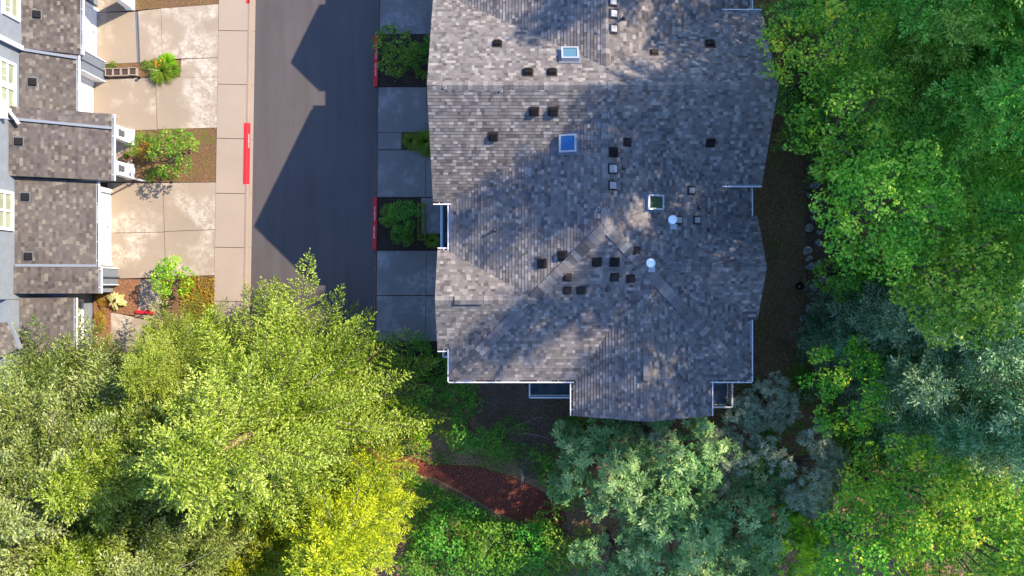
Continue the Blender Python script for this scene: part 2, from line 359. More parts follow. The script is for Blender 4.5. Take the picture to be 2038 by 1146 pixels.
def cap_strip(mb, a, b, m, na, nb, w=0.17, step=0.2, lift=0.012):
    """folded cap shingles along the line a-b; na / nb: downhill unit directions of the planes on either side"""
    a = Vector(a); b = Vector(b); L = (b - a).length; d = (b - a) / L; k = int(L / step)
    for i in range(k):
        p = a + d * (i * step); q = a + d * ((i + 1.25) * step)
        r = R.random() * 50; row = R.randrange(1, 400)
        uv = [(r, (row + 0.3) * EXPO), (r + 0.01, (row + 0.3) * EXPO), (r + 0.01, (row + 0.6) * EXPO), (r, (row + 0.6) * EXPO)]
        l0 = Vector((0, 0, lift + 0.012)); l1 = Vector((0, 0, lift))
        for nn in (na, nb):
            nn = Vector(nn)
            mb.poly([p + l0, p + nn * w + l0, q + nn * w + l1, q + l1], m, uv)
        for nn in (na, nb):                              # butt edge of the cap
            nn = Vector(nn); mb.poly([p + l0, p + nn * w + l0, p + nn * w, p], m, uv)

def gutter(parent, a, b, name='gutter', out=None, mt=None, w=0.13, litter=0.5):
    """open trough along a-b; out = level unit vector away from the roof"""
    mt = mt or M['gutterwhite']
    a = Vector(a); b = Vector(b); d = (b - a).normalized(); out = Vector(out)
    mb = MB(); z = Vector((0, 0, 1)); t = 0.045
    def prism(o0, o1, z0, z1, m=mt, s=a, e=b):
        mb.hexa([s + out * o0 + z * z0, s + out * o1 + z * z0, e + out * o1 + z * z0, e + out * o0 + z * z0,
                 s + out * o0 + z * z1, s + out * o1 + z * z1, e + out * o1 + z * z1, e + out * o0 + z * z1], m)
    prism(w - t, w, -0.12, 0.0); prism(0.012, w - t, -0.12, -0.10)
    L = (b - a).length; x = 0.25
    while x < L - 0.1:
        p = a + d * x; q = p + d * 0.03; prism(0.0, w - t, -0.012, 0.002, mt, p, q); x += 0.85 + R.random() * 0.1
    x = 0.0
    while x < L:
        l = min(R.uniform(0.25, 1.1), L - x)
        if R.random() < litter: prism(0.014, w - t - 0.012, -0.099, -0.05 - R.random() * 0.03, M['debris'] if R.random() < 0.55 else M['palelitter'], a + d * x, a + d * (x + l * 0.9))
        x += l
    return mb.build(name, parent)

# ================================================================== SETTING
def sheet(name, px, z, m, bottom=None):
    mb = MB(); pts = [(*W3(x, y, 0).xy, z) for x, y in px]
    if bottom is None: mb.poly(pts[::-1], m)
    else: mb.slab(pts[::-1], z - bottom, m)
    return tag(mb.build(name), kind='structure')
mb = MB(); mb.poly([(-400, -400, 0), (400, -400, 0), (400, 400, 0), (-400, 400, 0)], M['ground']); tag(mb.build('ground'), kind='structure')
def edge_l(y): return 508.5 - 10.0 * y / 600.0           # road edge against the gutter pan
def edge_r(y): return 755.0 - 10.5 * y / 600.0
YS = list(range(-420, 741, 58))
sheet('road', [(edge_l(y), y) for y in YS] + [(edge_r(y), y) for y in YS[::-1]], 0.006, M['asphalt'])

def panels(name, polys, z, m, gap=0.018, bottom=0.0):    # concrete slabs with dark joints between
    mb = MB()
    for px in polys:
        pts = [W3(x, y, 0).xy for x, y in px]
        c = sum((Vector(p) for p in pts), Vector((0, 0))) / len(pts)
        q = []
        for p in pts:
            d = Vector(p) - c; l = d.length; q.append((*(c + d * max(0, (l - gap * 0.9) / l)), z))
        a2 = sum(q[i][0] * q[(i + 1) % len(q)][1] - q[(i + 1) % len(q)][0] * q[i][1] for i in range(len(q)))
        mb.slab(q if a2 > 0 else q[::-1], z - bottom, m)
    return tag(mb.build(name), kind='structure')
# left pavement + gutter pan + kerb
def sl(x, y): return x + 0
def lx(base, y): return base - 10.0 * y / 600.0
joints = [-420, -340, -250, -160, -60, 63, 169.5, 277, 386, 493, 600, 710]
walk = [[(lx(437.5, a), a - 1), (lx(496.5, a), a), (lx(496.5, b), b), (lx(437.5, b), b - 1)] for a, b in zip(joints, joints[1:])]
panels('sidewalk', walk, 0.145, M['walk'])
pan = [[(lx(502.8, a), a), (lx(508.8, a), a), (lx(508.8, b), b), (lx(502.8, b), b)] for a, b in zip(joints, joints[1:])]
panels('gutter_pan', pan, 0.02, M['walk'], 0.008)
def kerb(name, m, side, y0, y1, xf, label=None, top=0.16, wt=0.17, slope=0.07, end=0.0):
    """kerb with a battered face: xf(y) = photo x of the foot of its face; side +1: face towards the right"""
    mb = MB(); n = max(1, int(abs(y1 - y0) / 120)); ys = [y0 + (y1 - y0) * i / n for i in range(n + 1)]
    prof = [(0, 0), (-slope, top - 0.02), (-slope - 0.02, top), (-slope - wt, top), (-slope - wt, 0)]
    rings = []
    for y in ys:
        p = W3(xf(y), y); rings.append([(p.x + side * o, p.y, z) for o, z in prof])
    for a, b in zip(rings, rings[1:]):
        for i in range(len(prof) - 1):
            q = [a[i], a[i + 1], b[i + 1], b[i]]; mb.poly(q if side < 0 else q[::-1], m)
    mb.poly(rings[0], m); mb.poly(rings[-1][::-1], m)
    return mb.build(name)
tag(kerb('kerb', M['kerbc'], 1, -420, 245.5, lambda y: lx(503, y), wt=0.10), kind='structure')
tag(kerb('kerb.001', M['kerbc'], 1, 367, 740, lambda y: lx(503, y), wt=0.10), kind='structure')
def curb_text(parent, txt, px, y0, y1, z, dirn, shift=0.0, lift=0.004, tilt=0.0, size=0.15):
    cu = bpy.data.curves.new('lettering', 'FONT'); cu.body = txt; cu.size = 1.0; cu.align_x = 'LEFT'; cu.align_y = 'BOTTOM'; cu.extrude = 0.0
    o = bpy.data.objects.new('lettering', cu); COL.objects.link(o)
    bpy.context.view_layer.update()
    wdt = o.dimensions.x; hgt = o.dimensions.y
    length = abs(W3(0, y1).y - W3(0, y0).y)
    me = bpy.data.meshes.new_from_object(o); COL.objects.unlink(o); bpy.data.objects.remove(o)
    o = link('lettering', me, parent); me.materials.clear(); me.materials.append(M['letter'])
    sx, sy = length / wdt, size / max(hgt, 1e-3)
    for v in me.vertices: v.co = Vector((v.co.x * sx, v.co.y * sy, 0))
    p = W3(px, y1 if dirn > 0 else y0)
    # dirn +1: reads upwards in the photo (letter tops to the left), -1: downwards
    o.matrix_local = Matrix.Translation((p.x + shift, p.y, z)) @ Matrix.Rotation(math.radians(90 * dirn), 4, 'Z') @ Matrix.Rotation(tilt, 4, 'X') @ Matrix.Translation((0, 0, lift))
    return o
k = kerb('red_kerb', M['red'], 1, 245.5, 367, lambda y: lx(502, y) , wt=0.17, slope=0.09); tag(k, 'red painted kerb with white letters on the sunlit side of the road', 'kerb')
curb_text(k, 'NO PARKING', 496.2, 268, 295, 0.06, 1, 0.03, 0.014, math.radians(62), 0.085)
k = kerb('red_kerb', M['red'], 1, -60, 8.5, lambda y: lx(502.6, y), wt=0.17, slope=0.09); tag(k, 'end of a red painted kerb at the top edge by the sidewalk', 'kerb')
k = kerb('red_kerb', M['red'], -1, 72, 173, lambda y: 744.5 + (72 - y) * 0.012, wt=0.15); tag(k, 'red lettered kerb beside the bed with the largest shaded shrub', 'kerb')
curb_text(k, 'NO PARKING', 746.6, 90, 118, 0.166, -1, 0.02, 0.004, 0, 0.07)
curb_text(k, 'FIRE LANE', 745.6, 127, 152, 0.166, -1, 0.02, 0.004, 0, 0.07)
k = kerb('red_kerb', M['red'], -1, 393, 497, lambda y: 742.5 + (393 - y) * 0.014, wt=0.15); tag(k, 'red lettered kerb beside the bed with the clipped hedge strip', 'kerb')
curb_text(k, 'NO PARKING', 743.8, 411, 439, 0.166, -1, 0.02, 0.004, 0, 0.07)
curb_text(k, 'FIRE LANE', 742.6, 450, 474, 0.166, -1, 0.02, 0.004, 0, 0.07)
k = kerb('red_kerb', M['red'], -1, 675, 720, lambda y: 741.5, wt=0.14); tag(k, 'red kerb end below the driveway, mostly under conifer branches', 'kerb')
# left driveways, beds and porch floors
panels('driveway', [
    [(188, 27), (272, 24), (276, 126), (196, 130)], [(277, 23), (322, 18), (325, 119), (280, 126)], [(322, 18), (437, 9), (436, 116), (325, 119)],
    [(362, 119), (436, 116), (435, 154), (360, 155)],
    [(187, 158), (311, 155), (315, 259), (187, 262)], [(311, 155), (435, 154), (434, 255), (315, 258)],
    [(216, 364), (326, 364), (329, 462), (221, 464)], [(326, 364), (432, 363), (430, 457), (329, 461)],
    [(221, 464), (329, 462), (332, 552), (222, 555)], [(329, 461), (430, 457), (429, 548), (332, 551)],
    [(185, -120), (435, -120), (437, -40), (185, -30)]], 0.13, M['concrete'])
panels('porch_floor', [[(186, 262), (265, 260), (266, 362), (186, 364)], [(186, -30), (262, -32), (264, 22), (188, 27)], [(222, 620), (305, 640), (300, 720), (222, 720)],
                       [(280, 556), (322, 553), (330, 640), (270, 630)]], 0.10, M['concrete'])
panels('joint_base', [[(180, -125), (440, -125), (434, 620), (180, 620)]], 0.03, M['joint'], 0.0)
mbt = MB(); a = W3(274.3, 25); b = W3(278.3, 126)
mbt.bar((a.x - 0.03, a.y, 0.125), (b.x - 0.03, b.y, 0.125), 0.05, 0.03, M['flash']); mbt.bar((a.x + 0.04, a.y, 0.115), (b.x + 0.04, b.y, 0.115), 0.07, 0.02, M['darktrim'])
tag(mbt.build('drain_channel'), kind='structure')
sheet('planting_bed', [(266, 257), (434, 255.5), (432.5, 362.5), (266, 363)], 0.12, M['drybed'], 0.0)
sheet('planting_bed.001', [(264, -30), (437, -38), (437, 8.5), (266, 22)], 0.12, M['drybed'], 0.0)
sheet('planting_bed.002', [(190, 130), (362, 119.5), (360, 154), (188, 157)], 0.11, M['drybed'], 0.0)
sheet('planting_bed.003', [(205, 555), (280, 556), (276, 628), (222, 622), (222, 720), (188, 720), (188, 560)], 0.115, M['redmulch'], 0.0)
sheet('planting_bed.004', [(322, 552), (430, 549), (428, 700), (322, 700)], 0.115, M['drybed'], 0.0)
# right driveways and beds
XB = 918
def q4(x0, y0, x1, y1, s=0.012): return [(x0 - y0 * s, y0), (x1 - y0 * s, y0), (x1 - y1 * s, y1), (x0 - y1 * s, y1)]
drv = [q4(757, -300, 851, -120), q4(851, -300, XB, -120), q4(757, -120, 851, 69), q4(851, -120, XB, 69),
       q4(755.5, 174, 851, 264), q4(851, 174, XB, 264), q4(756, 264, 803, 298), q4(756, 299, 852, 392.5), q4(852, 299, XB, 392.5),
       [(838, 394), (XB, 394), (XB, 466), (838, 466)], q4(757, 499, 855, 587.5), q4(855, 499, XB, 587.5), q4(757, 588.5, 855, 678.5), q4(855, 588.5, XB, 678.5)]
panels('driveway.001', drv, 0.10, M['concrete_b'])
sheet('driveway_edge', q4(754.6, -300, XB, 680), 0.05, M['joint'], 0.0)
sheet('planting_bed.005', [(751, 71), (XB, 71), (XB, 172.5), (750, 172.5)], 0.11, M['mulch'], 0.0)
sheet('planting_bed.006', [(800, 265), (XB, 265), (XB, 297.5), (799, 297.5)], 0.085, M['mulch'], 0.0)
sheet('planting_bed.007', [(748, 394), (837.5, 394), (837.5, 466.5), (XB, 466.5), (XB, 497.5), (747, 497.5)], 0.11, M['mulch'], 0.0)
sheet('planting_bed.008', [(744, 681), (885, 681), (893, 740), (850, 760), (744, 740)], 0.05, M['mulch'], 0.0)
# footpath and bare ground
sheet('footpath', [(560, 880), (700, 885), (780, 897), (850, 918), (905, 925), (960, 928), (1020, 948), (1075, 975), (1118, 1000), (1128, 1035), (1108, 1052), (1040, 1040), (985, 1018), (930, 985), (870, 952), (800, 935), (700, 925), (560, 920)][::1], 0.012, M['path'])
sheet('bare_ground', [(930, 752), (1145, 760), (1150, 860), (1110, 900), (1080, 960), (1040, 945), (1020, 900), (960, 850), (915, 790)], 0.008, M['drygrass'])
sheet('bare_ground.001', [(850, 948), (910, 978), (965, 1010), (1030, 1042), (980, 1046), (900, 1022), (850, 990)], 0.009, M['drygrass'])
sheet('creek_bed', [(1595, 200), (1660, 200), (1665, 330), (1655, 480), (1700, 520), (1700, 640), (1640, 720), (1590, 720), (1605, 560), (1600, 400)], 0.01, M['drygrass'])

# ================================================================== APARTMENT BUILDING
bld = thing('apartment_building', (3.7, 4, 0), 'large grey shingled multi-gable building between the road and the woods', 'building')
OFF = Vector((3.7, 4, 0))
def bpart(mb, name, parent=None):
    """parts are built in world coordinates: store them relative to the building"""
    o = mb.build(name)
    p = parent or bld
    o.parent = p
    if p is bld: o.location = -OFF
    return o
PM, PA = 0.36, 0.65
EH, XW, XE, YS_, XR = 6.45, -2.62, 10.15, -3.92, 3.765
HR = EH + PM * (XR - XW); YAP = YS_ + (HR - EH) / PM
YN = 24.0
GAB = [  # axis, ridge coordinate, half width, eave height, pitch, start, end
    ('x', 8.0, 4.32, 6.5, PA, -3.36, XR), ('x', 8.0, 3.62, 9.308 - PA * 3.62, PA, XR, 10.52),
    ('x', -0.50, 2.10, 6.40, PA, -3.18, 1.25), ('x', 0.86, 2.20, 6.40, PA, 6.15, 10.48),
    ('x', 15.3, 2.00, 6.42, PA, -3.15, 1.25), ('x', 15.8, 2.10, 6.42, PA, 6.15, 10.48),
    ('x', 21.8, 2.00, 6.42, PA, -3.15, 1.25), ('y', 5.54, 2.93, 6.38, 0.585, -5.46, 0.75)]
def main_h(x, y):
    if not (XW <= x <= XE and YS_ <= y <= YN): return -1
    return min(EH + PM * (x - XW), EH + PM * (XE - x), EH + PM * (y - YS_))
def roof_h(x, y):
    h = main_h(x, y)
    for ax, c, hw, he, p, s, e in GAB:
        u, v = (x, y) if ax == 'x' else (y, x)
        if s <= u <= e and abs(v - c) <= hw: h = max(h, he + p * (hw - abs(v - c)))
    return h
def on_roof(px, py):
    h = 7.5
    for _ in range(40): q = W3(px, py, h); h = 0.5 * h + 0.5 * roof_h(q.x, q.y)
    q = W3(px, py, h); e = 0.05
    n = Vector((-(roof_h(q.x + e, q.y) - roof_h(q.x - e, q.y)) / (2 * e), -(roof_h(q.x, q.y + e) - roof_h(q.x, q.y - e)) / (2 * e), 1)).normalized()
    return Vector((q.x, q.y, roof_h(q.x, q.y))), n
TR = M['greytrim']
mb = MB(); sh = M['shingle']
shingle_plane(mb, [(XW, YS_, EH), (XR, YAP, HR), (XR, YN, HR), (XW, YN, EH)], sh, TR)
shingle_plane(mb, [(XE, YS_, EH), (XE, YN, EH), (XR, YN, HR), (XR, YAP, HR)], sh, TR)
shingle_plane(mb, [(XW, YS_, EH), (XE, YS_, EH), (XR, YAP, HR)], sh, TR)
roof = bpart(mb, 'roof')
mb = MB(); s2 = 1 / math.sqrt(1 + PM * PM)
dw, de, ds = Vector((-1, 0, -PM)) * s2, Vector((1, 0, -PM)) * s2, Vector((0, -1, -PM)) * s2
cap_strip(mb, (XR, YN, HR), (XR, YAP, HR), M['cap'], dw, de)
cap_strip(mb, (XW + 0.05, YS_ + 0.05, EH), (XR, YAP, HR), sh, Vector((-0.7, 0.7, -0.02)), Vector((0.7, -0.7, -0.05)), 0.23, 0.24)
cap_strip(mb, (XE - 0.05, YS_ + 0.05, EH), (XR, YAP, HR), sh, Vector((0.7, 0.7, -0.02)), Vector((-0.7, -0.7, -0.05)), 0.23, 0.24)
bpart(mb, 'ridge_cap', roof)
for ax, c, hw, he, p, s, e in GAB:
    mb = MB(); hr = he + p * hw
    def P(u, v, z): return (u, v, z) if ax == 'x' else (v, u, z)
    shingle_plane(mb, [P(s, c - hw, he), P(e, c - hw, he), P(e, c, hr), P(s, c, hr)], sh, TR)
    shingle_plane(mb, [P(s, c + hw, he), P(s, c, hr), P(e, c, hr), P(e, c + hw, he)], sh, TR)
    g = bpart(mb, 'gable_roof')
    cm = MB(); l = 1 / math.sqrt(1 + p * p)
    n1 = Vector(P(0, -1, -p)) * l; n2 = Vector(P(0, 1, -p)) * l
    cap_strip(cm, P(s + 0.02, c, hr), P(e, c, hr), M['cap'], n1, n2, 0.19, 0.2)
    bpart(cm, 'ridge_cap', g)
# walls under the roofs (siding), gable ends included
mb = MB(); sd = M['siding']
mb.box(-2.15, -3.45, 0, 9.7, 23.6, 6.55, sd)
def gwall(ax, c, hw, he, p, s, e, inset=0.42):
    lo, hi = (s + inset, e) if s < 0 or ax == 'y' else (s, e - inset)
    hw2 = hw - 0.42; hr = he + p * hw
    A = lambda u, v, z: (u, v, z) if ax == 'x' else (v, u, z)
    zt = hr - p * hw2 - 0.17; zr = hr - 0.17
    for u in ((lo, hi)):
        pts = [A(u, c - hw2, 0), A(u, c + hw2, 0), A(u, c + hw2, zt), A(u, c, zr), A(u, c - hw2, zt)]
        mb.poly(pts, sd)
    for sg in (-1, 1): mb.poly([A(lo, c + sg * hw2, 0), A(hi, c + sg * hw2, 0), A(hi, c + sg * hw2, zt), A(lo, c + sg * hw2, zt)], sd)
for g in (('x', 8.0, 4.32, 6.5, PA, -3.36, 0.5), ('x', 8.0, 3.62, 9.308 - PA * 3.62, PA, 6, 10.52)) + tuple(GAB[2:]): gwall(*g)
bpart(mb, 'wall')
# gutters
gz = EH - 0.03
w_ = Vector((-1, 0, 0)); e_ = Vector((1, 0, 0)); s_ = Vector((0, -1, 0)); n_ = Vector((0, 1, 0))
def bgut(a, b, out, **k):
    o = gutter(None, a, b, out=out, **k); o.parent = bld; o.location = -OFF; return o
bgut((XW, 1.62, gz), (XW, 3.66, gz), w_, litter=0.25)
bgut((XW, -3.92 - 0.13, gz), (XW, -2.62, gz), w_, litter=0.8)
bgut((XW, 12.36, gz), (XW, 13.2, gz), w_); bgut((XW, 17.4, gz), (XW, 19.7, gz), w_)
bgut((XW - 0.13, YS_, gz), (2.62, YS_, gz), s_, litter=0.8)
bgut((8.47, YS_, gz), (XE + 0.13, YS_, gz), s_, litter=0.8)
bgut((XE, YS_ - 0.13, gz), (XE, -1.36, gz), e_, litter=0.5); bgut((XE, 3.08, gz), (XE, 4.30, gz), e_); bgut((XE, 11.66, gz), (XE, 13.6, gz), e_)
for ax, c, hw, he, p, s, e in GAB:
    z = he - 0.03
    if ax == 'x':
        xm = XW + (he - EH) / PM; xm2 = XE - (he - EH) / PM
        lo, hi = (s, xm) if s < 0 else (xm2, e)
        for sg, o_ in ((-1, s_), (1, n_)):
            if hi - lo > 0.25: bgut((lo, c + sg * hw, z), (hi, c + sg * hw, z), o_, litter=0.7)
    else:
        bgut((c - hw, s, z), (c - hw, YS_ - 0.02, z), w_, litter=0.9); bgut((c + hw, s, z), (c + hw, YS_ - 0.02, z), e_, litter=0.9)
# roof ventilators, flues, pipes, skylights
def slope_frame(n):
    d = Vector((n.x, n.y, 0))
    d = d.normalized() if d.length > 1e-3 else Vector((1, 0, 0))
    x = Vector((-d.y, d.x, 0)); y = n.cross(x); return Matrix((x, y, n)).transposed().to_4x4()
def vent_mesh(m, s=0.40, hgt=0.16):
    mb = MB(); a = s / 2; b = a * 0.84
    mb.box(-a - 0.05, -a - 0.05, 0.018, a + 0.05, a + 0.05, 0.032, M['vent_brown'])
    mb.hexa([(-b * .85, -b * .85, 0.03), (b * .85, -b * .85, 0.03), (b * .85, b * .85, 0.03), (-b * .85, b * .85, 0.03)] + [(-b * .85, -b * .85, hgt * .6), (b * .85, -b * .85, hgt * .6), (b * .85, b * .85, hgt * .6), (-b * .85, b * .85, hgt * .6)], M['vent'])
    mb.hexa([(-a, -a, hgt * .5), (a, -a, hgt * .5), (a, a, hgt * .5), (-a, a, hgt * .5), (-b, -b, hgt), (b, -b, hgt), (b, b, hgt), (-b, b, hgt)], m)
    o = mb.build('roof_vent', bld)
    return o
protos = {}
def place(o, px, py, first=True, scale=1.0, lift=0.012):
    p, n = on_roof(px, py)
    o.matrix_local = Matrix.Translation(p - OFF + n * lift) @ slope_frame(n) @ Matrix.Scale(scale, 4)
def vents(m, lst, s, hgt):
    o = vent_mesh(M[m], s, hgt)
    for i, (x, y) in enumerate(lst):
        c = o if i == 0 else o.copy()
        if i: COL.objects.link(c); c.parent = bld
        place(c, x, y, scale=R.uniform(0.95, 1.05))
vents('vent', [(990, 88), (1051, 145), (1099, 145), (1413, 88), (1063, 221), (1101, 221), (982, 271), (1414, 284), (1220, 303), (1120, 509), (1079, 524), (1188, 521), (1223, 521)], 0.31, 0.15)
vents('vent_brown', [(1266, 499), (1129, 551), (1223, 551), (1255, 554), (1129, 577), (1156, 577), (1248, 283), (1302, 105)], 0.25, 0.10)
vents('vent_grey', [(1219, 4), (1220, 28), (1220, 58), (1219, 336), (1219, 369)], 0.30, 0.12)
vents('vent_grey', [(1375, 379), (1350, 438), (1386, 438)], 0.24, 0.12)
def pipe(name, px, py, r, h, m, lean=(0, 0)):
    p, n = on_roof(px, py); mb = MB(); p = p - OFF
    mb.tube(p - Vector((0, 0, 0.1)), p + Vector((0, 0, 0.06)), r * 2.4, r * 1.3, M['vent_grey'] if m is not M['pipe'] else M['pipe'], 10)
    mb.tube(p, p + Vector((lean[0], lean[1], h)), r, r, m, 10); 
    mb.tube(p + Vector((lean[0], lean[1], h)) , p + Vector((lean[0], lean[1], h + 0.004)), r * 0.7, r * 0.7, M['darktrim'], 10)
    mb.build(name, bld)
for x, y in ((1241, 37), (1241, 334), (1410, 457), (1209, 576), (1391, 413), (985, 458)): pipe('vent_pipe', x, y, 0.06, 0.32, M['pipe'])
for x, y in ((1190, 265), (1208, 265), (1190, 416), (1207, 416), (856, 173.5), (885, 174), (997, 180), (1179, 180), (1407, 162), (1407, 177), (1190, 64), (1209, 64)): pipe('ring_pipe', x, y, 0.045, 0.06, M['chrome'])
for x, y in ((1334, 439), (1291, 524)):
    p, n = on_roof(x, y); p = p - OFF; mb = MB()
    mb.tube(p + Vector((0, 0, -.1)), p + Vector((0, 0, .05)), .22, .17, M['galv'], 16); mb.tube(p, p + Vector((0, 0, .55)), .11, .11, M['galv'], 16)
    mb.tube(p + Vector((0, 0, .36)), p + Vector((0, 0, .40)), .17, .17, M['galv'], 16)
    mb.box(p.x - .02, p.y - .36, p.z - .02, p.x + .26, p.y - .14, p.z + .04, M['galv'])
    f = mb.build('flue_pipe', bld, smooth=False)
    mb = MB(); mb.tube(p + Vector((0, 0, .55)), p + Vector((0, 0, .60)), .17, .18, M['chrome'], 20); mb.tube(p + Vector((0, 0, .60)), p + Vector((0, 0, .66)), .18, .06, M['chrome'], 20)
    mb.build('flue_cap', f)
def skylight(px, py, w, h, gm):
    p, n = on_roof(px, py); F = Matrix.Translation(p - OFF + n * 0.01) @ slope_frame(n)
    e = bpy.data.objects.new('skylight', None); COL.objects.link(e); e.parent = bld; e.matrix_local = F; e.empty_display_size = .3
    a, b = w / 2, h / 2; t = 0.07; mb = MB(); z0, z1 = 0.0, 0.22
    for x0, y0, x1, y1 in ((-a, -b, a, -b + t), (-a, b - t, a, b), (-a, -b + t, -a + t, b - t), (a - t, -b + t, a, b - t)): mb.box(x0, y0, z0, x1, y1, z1, M['galv'])
    mb.box(-a - .1, -b - .1, .018, a + .1, b + .1, .034, M['flash'])
    mb.build('frame', e)
    mb = MB(); mb.box(-a + t, -b + t, 0.12, a - t, b - t, 0.17, M['white']); mb.poly([(-a + t, -b + t, .185), (a - t, -b + t, .185), (a - t, b - t, .185), (-a + t, b - t, .185)], gm)
    mb.build('glass', e)
skylight(1134, 112, 0.70, 0.66, M['skyglass_pale']); skylight(1132.5, 286, 0.72, 0.72, M['skyglass']); skylight(1301, 403, 0.62, 0.72, M['skyglass_green'])
def ridge_vent(a, b, c0):
    pa, _ = on_roof(*a); pb, _ = on_roof(*b)
    ax, c, hw, he, p, s, e = c0; hr = he + p * hw
    if ax == 'x': A, B = Vector((pa.x, c, hr + .02)), Vector((pb.x, c, hr + .02)); d1, d2 = Vector((0, -1, -p * .75)), Vector((0, 1, -p * .75))
    else: A, B = Vector((c, pa.y, hr + .02)), Vector((c, pb.y, hr + .02)); d1, d2 = Vector((-1, 0, -p * .75)), Vector((1, 0, -p * .75))
    mb = MB(); w = 0.17; up = Vector((0, 0, .075))
    L_ = (B - A).length; d = (B - A) / L_; k = int(L_ / 0.2)
    for dd in (d1, d2):
        mb.poly([A + up * .9, A + dd * w + up * .9, A + dd * w - up * .7, A - up * .7], M['vent']); mb.poly([B + up * .9, B + dd * w + up * .9, B + dd * w - up * .7, B - up * .7], M['vent'])
        mb.poly([A + dd * w + up * .9, B + dd * w + up * .9, B + dd * w - up * .7, A + dd * w - up * .7], M['vent'])
        for i in range(k):
            p0, p1 = A + d * (L_ * i / k), A + d * (L_ * (i + 1) / k); r = R.random() * 50; row = R.randrange(400)
            mb.poly([p0 + up * 1.1, p0 + dd * (w + .01) + up * 1.1, p1 + dd * (w + .01) + up, p1 + up], M['shingle'], [(r, (row + .3) * EXPO), (r + .01, (row + .3) * EXPO), (r + .01, (row + .6) * EXPO), (r, (row + .6) * EXPO)])
    o = mb.build('ridge_vent', bld); o.location = -OFF
ridge_vent((905, 594), (962, 594), GAB[2]); ridge_vent((1415, 532), (1473, 532), GAB[3]); ridge_vent((1288, 697), (1288, 757), GAB[7])
# balconies with white rails
def balcony(x0, y0, x1, y1, z, open_sides, railm=None):
    railm = railm or M['gutterwhite']; mb = MB(); mb.box(x0 - OFF.x, y0 - OFF.y, z - 0.2, x1 - OFF.x, y1 - OFF.y, z, M['deck'])
    o = mb.build('balcony', bld); rb = MB(); X0, X1, Y0, Y1 = x0 - OFF.x, x1 - OFF.x, y0 - OFF.y, y1 - OFF.y
    segs = {'w': ((X0, Y0), (X0, Y1)), 'e': ((X1, Y0), (X1, Y1)), 's': ((X0, Y0), (X1, Y0)), 'n': ((X0, Y1), (X1, Y1))}
    for k in open_sides:
        (ax, ay), (bx, by) = segs[k]; L_ = math.hypot(bx - ax, by - ay); n = max(2, int(L_ / 0.12))
        rb.bar((ax, ay, z + 1.0), (bx, by, z + 1.0), 0.07, 0.05, railm); rb.bar((ax, ay, z + 0.1), (bx, by, z + 0.1), 0.04, 0.04, railm)
        for i in range(n + 1):
            t = i / n; px_, py_ = ax + (bx - ax) * t, ay + (by - ay) * t; s = 0.04 if i in (0, n) else 0.012
            rb.box(px_ - s, py_ - s, z, px_ + s, py_ + s, z + 1.0, railm)
    rb.build('railing', o)
p0, p1 = W3(1054, 791, 4.0), W3(1141, 755, 4.0); balcony(p0.x, p0.y, 2.95, -3.45, 3.0, 'ws')
p1 = W3(1457, 810, 4.0); balcony(7.85, p1.y, p1.x, -3.45, 3.0, 'se', M['palelitter'])
p0 = W3(878, 0, 4.6); balcony(p0.x, 1.5, -2.15, 3.75, 3.6, 'w', M['metalblue'])
p0 = W3(882, 710, 4.0); balcony(p0.x, p0.y, -2.15, -2.35, 3.0, 'ws')
# windows and garage doors on the road side and back
def window_on(parent, base, u, w, h, n, off=Vector((0, 0, 0)), glass=None, mull=1, grid=0, fr=0.09):
    """base: lower-left corner (world), u: level unit vector along the wall, n: outward normal"""
    base = Vector(base) - off; u = Vector(u); n = Vector(n); z = Vector((0, 0, 1)); mb = MB()
    def bx(a0, a1, b0, b1, d0, d1, m):
        pts = [base + u * a + z * b + n * d for b in (b0, b1) for a, d in ((a0, d0), (a1, d0), (a1, d1), (a0, d1))]
        mb.hexa([pts[0], pts[1], pts[2], pts[3], pts[4], pts[5], pts[6], pts[7]], m)
    wm = M['white']
    bx(0, w, 0, fr, -.05, .06, wm); bx(0, w, h - fr, h, -.05, .06, wm); bx(0, fr, fr, h - fr, -.05, .06, wm); bx(w - fr, w, fr, h - fr, -.05, .06, wm)
    for i in range(1, mull + 1): c = w * i / (mull + 1); bx(c - .045, c + .045, fr, h - fr, -.05, .045, wm)
    bx(fr, w - fr, h * .5 - .03, h * .5 + .03, -.05, .035, wm)
    for i in range(1, grid + 1): c = w * i / (grid + 1); bx(c - .012, c + .012, h * .5, h - fr, -.03, .025, wm)
    f = mb.build('window', parent)
    mb = MB(); bx(fr, w - fr, fr, h - fr, -.05, .0, glass or M['glassdark']); mb.build('pane', f)
for yy, zz in ((6.6, 3.5), (8.6, 3.5), (-1.1, 3.6), (14.6, 3.6)): window_on(bld, (-2.94 if yy > 5 and yy < 9 else -2.76, yy + 1.3, zz), (0, -1, 0), 1.3, 1.5, (-1, 0, 0), OFF)
for yy in (4.2, 8.6, -1.9, 13.8):
    mb = MB(); x = -2.95 - OFF.x if 4 < yy < 9 else -2.77 - OFF.x
    mb.box(x, yy - OFF.y, 0.1, x + .08, yy - OFF.y + 2.9, 2.3, M['white'])
    for i in range(4): mb.box(x - .02, yy - OFF.y + .08, .16 + i * .54, x, yy - OFF.y + 2.82, .16 + i * .54 + .46, M['white'])
    mb.build('garage_door', bld)
for xx in (0.0, 6.0): window_on(bld, (xx - 1, -3.45 if xx < 3 else -5.04, 4.0), (1, 0, 0), 1.6, 1.5, (0, -1, 0), OFF)
for yy in (0.2, 7.2, 15.0): window_on(bld, (10.1 if yy > 5 and yy < 12 else 10.06, yy, 3.8), (0, 1, 0), 1.6, 1.5, (1, 0, 0), OFF)

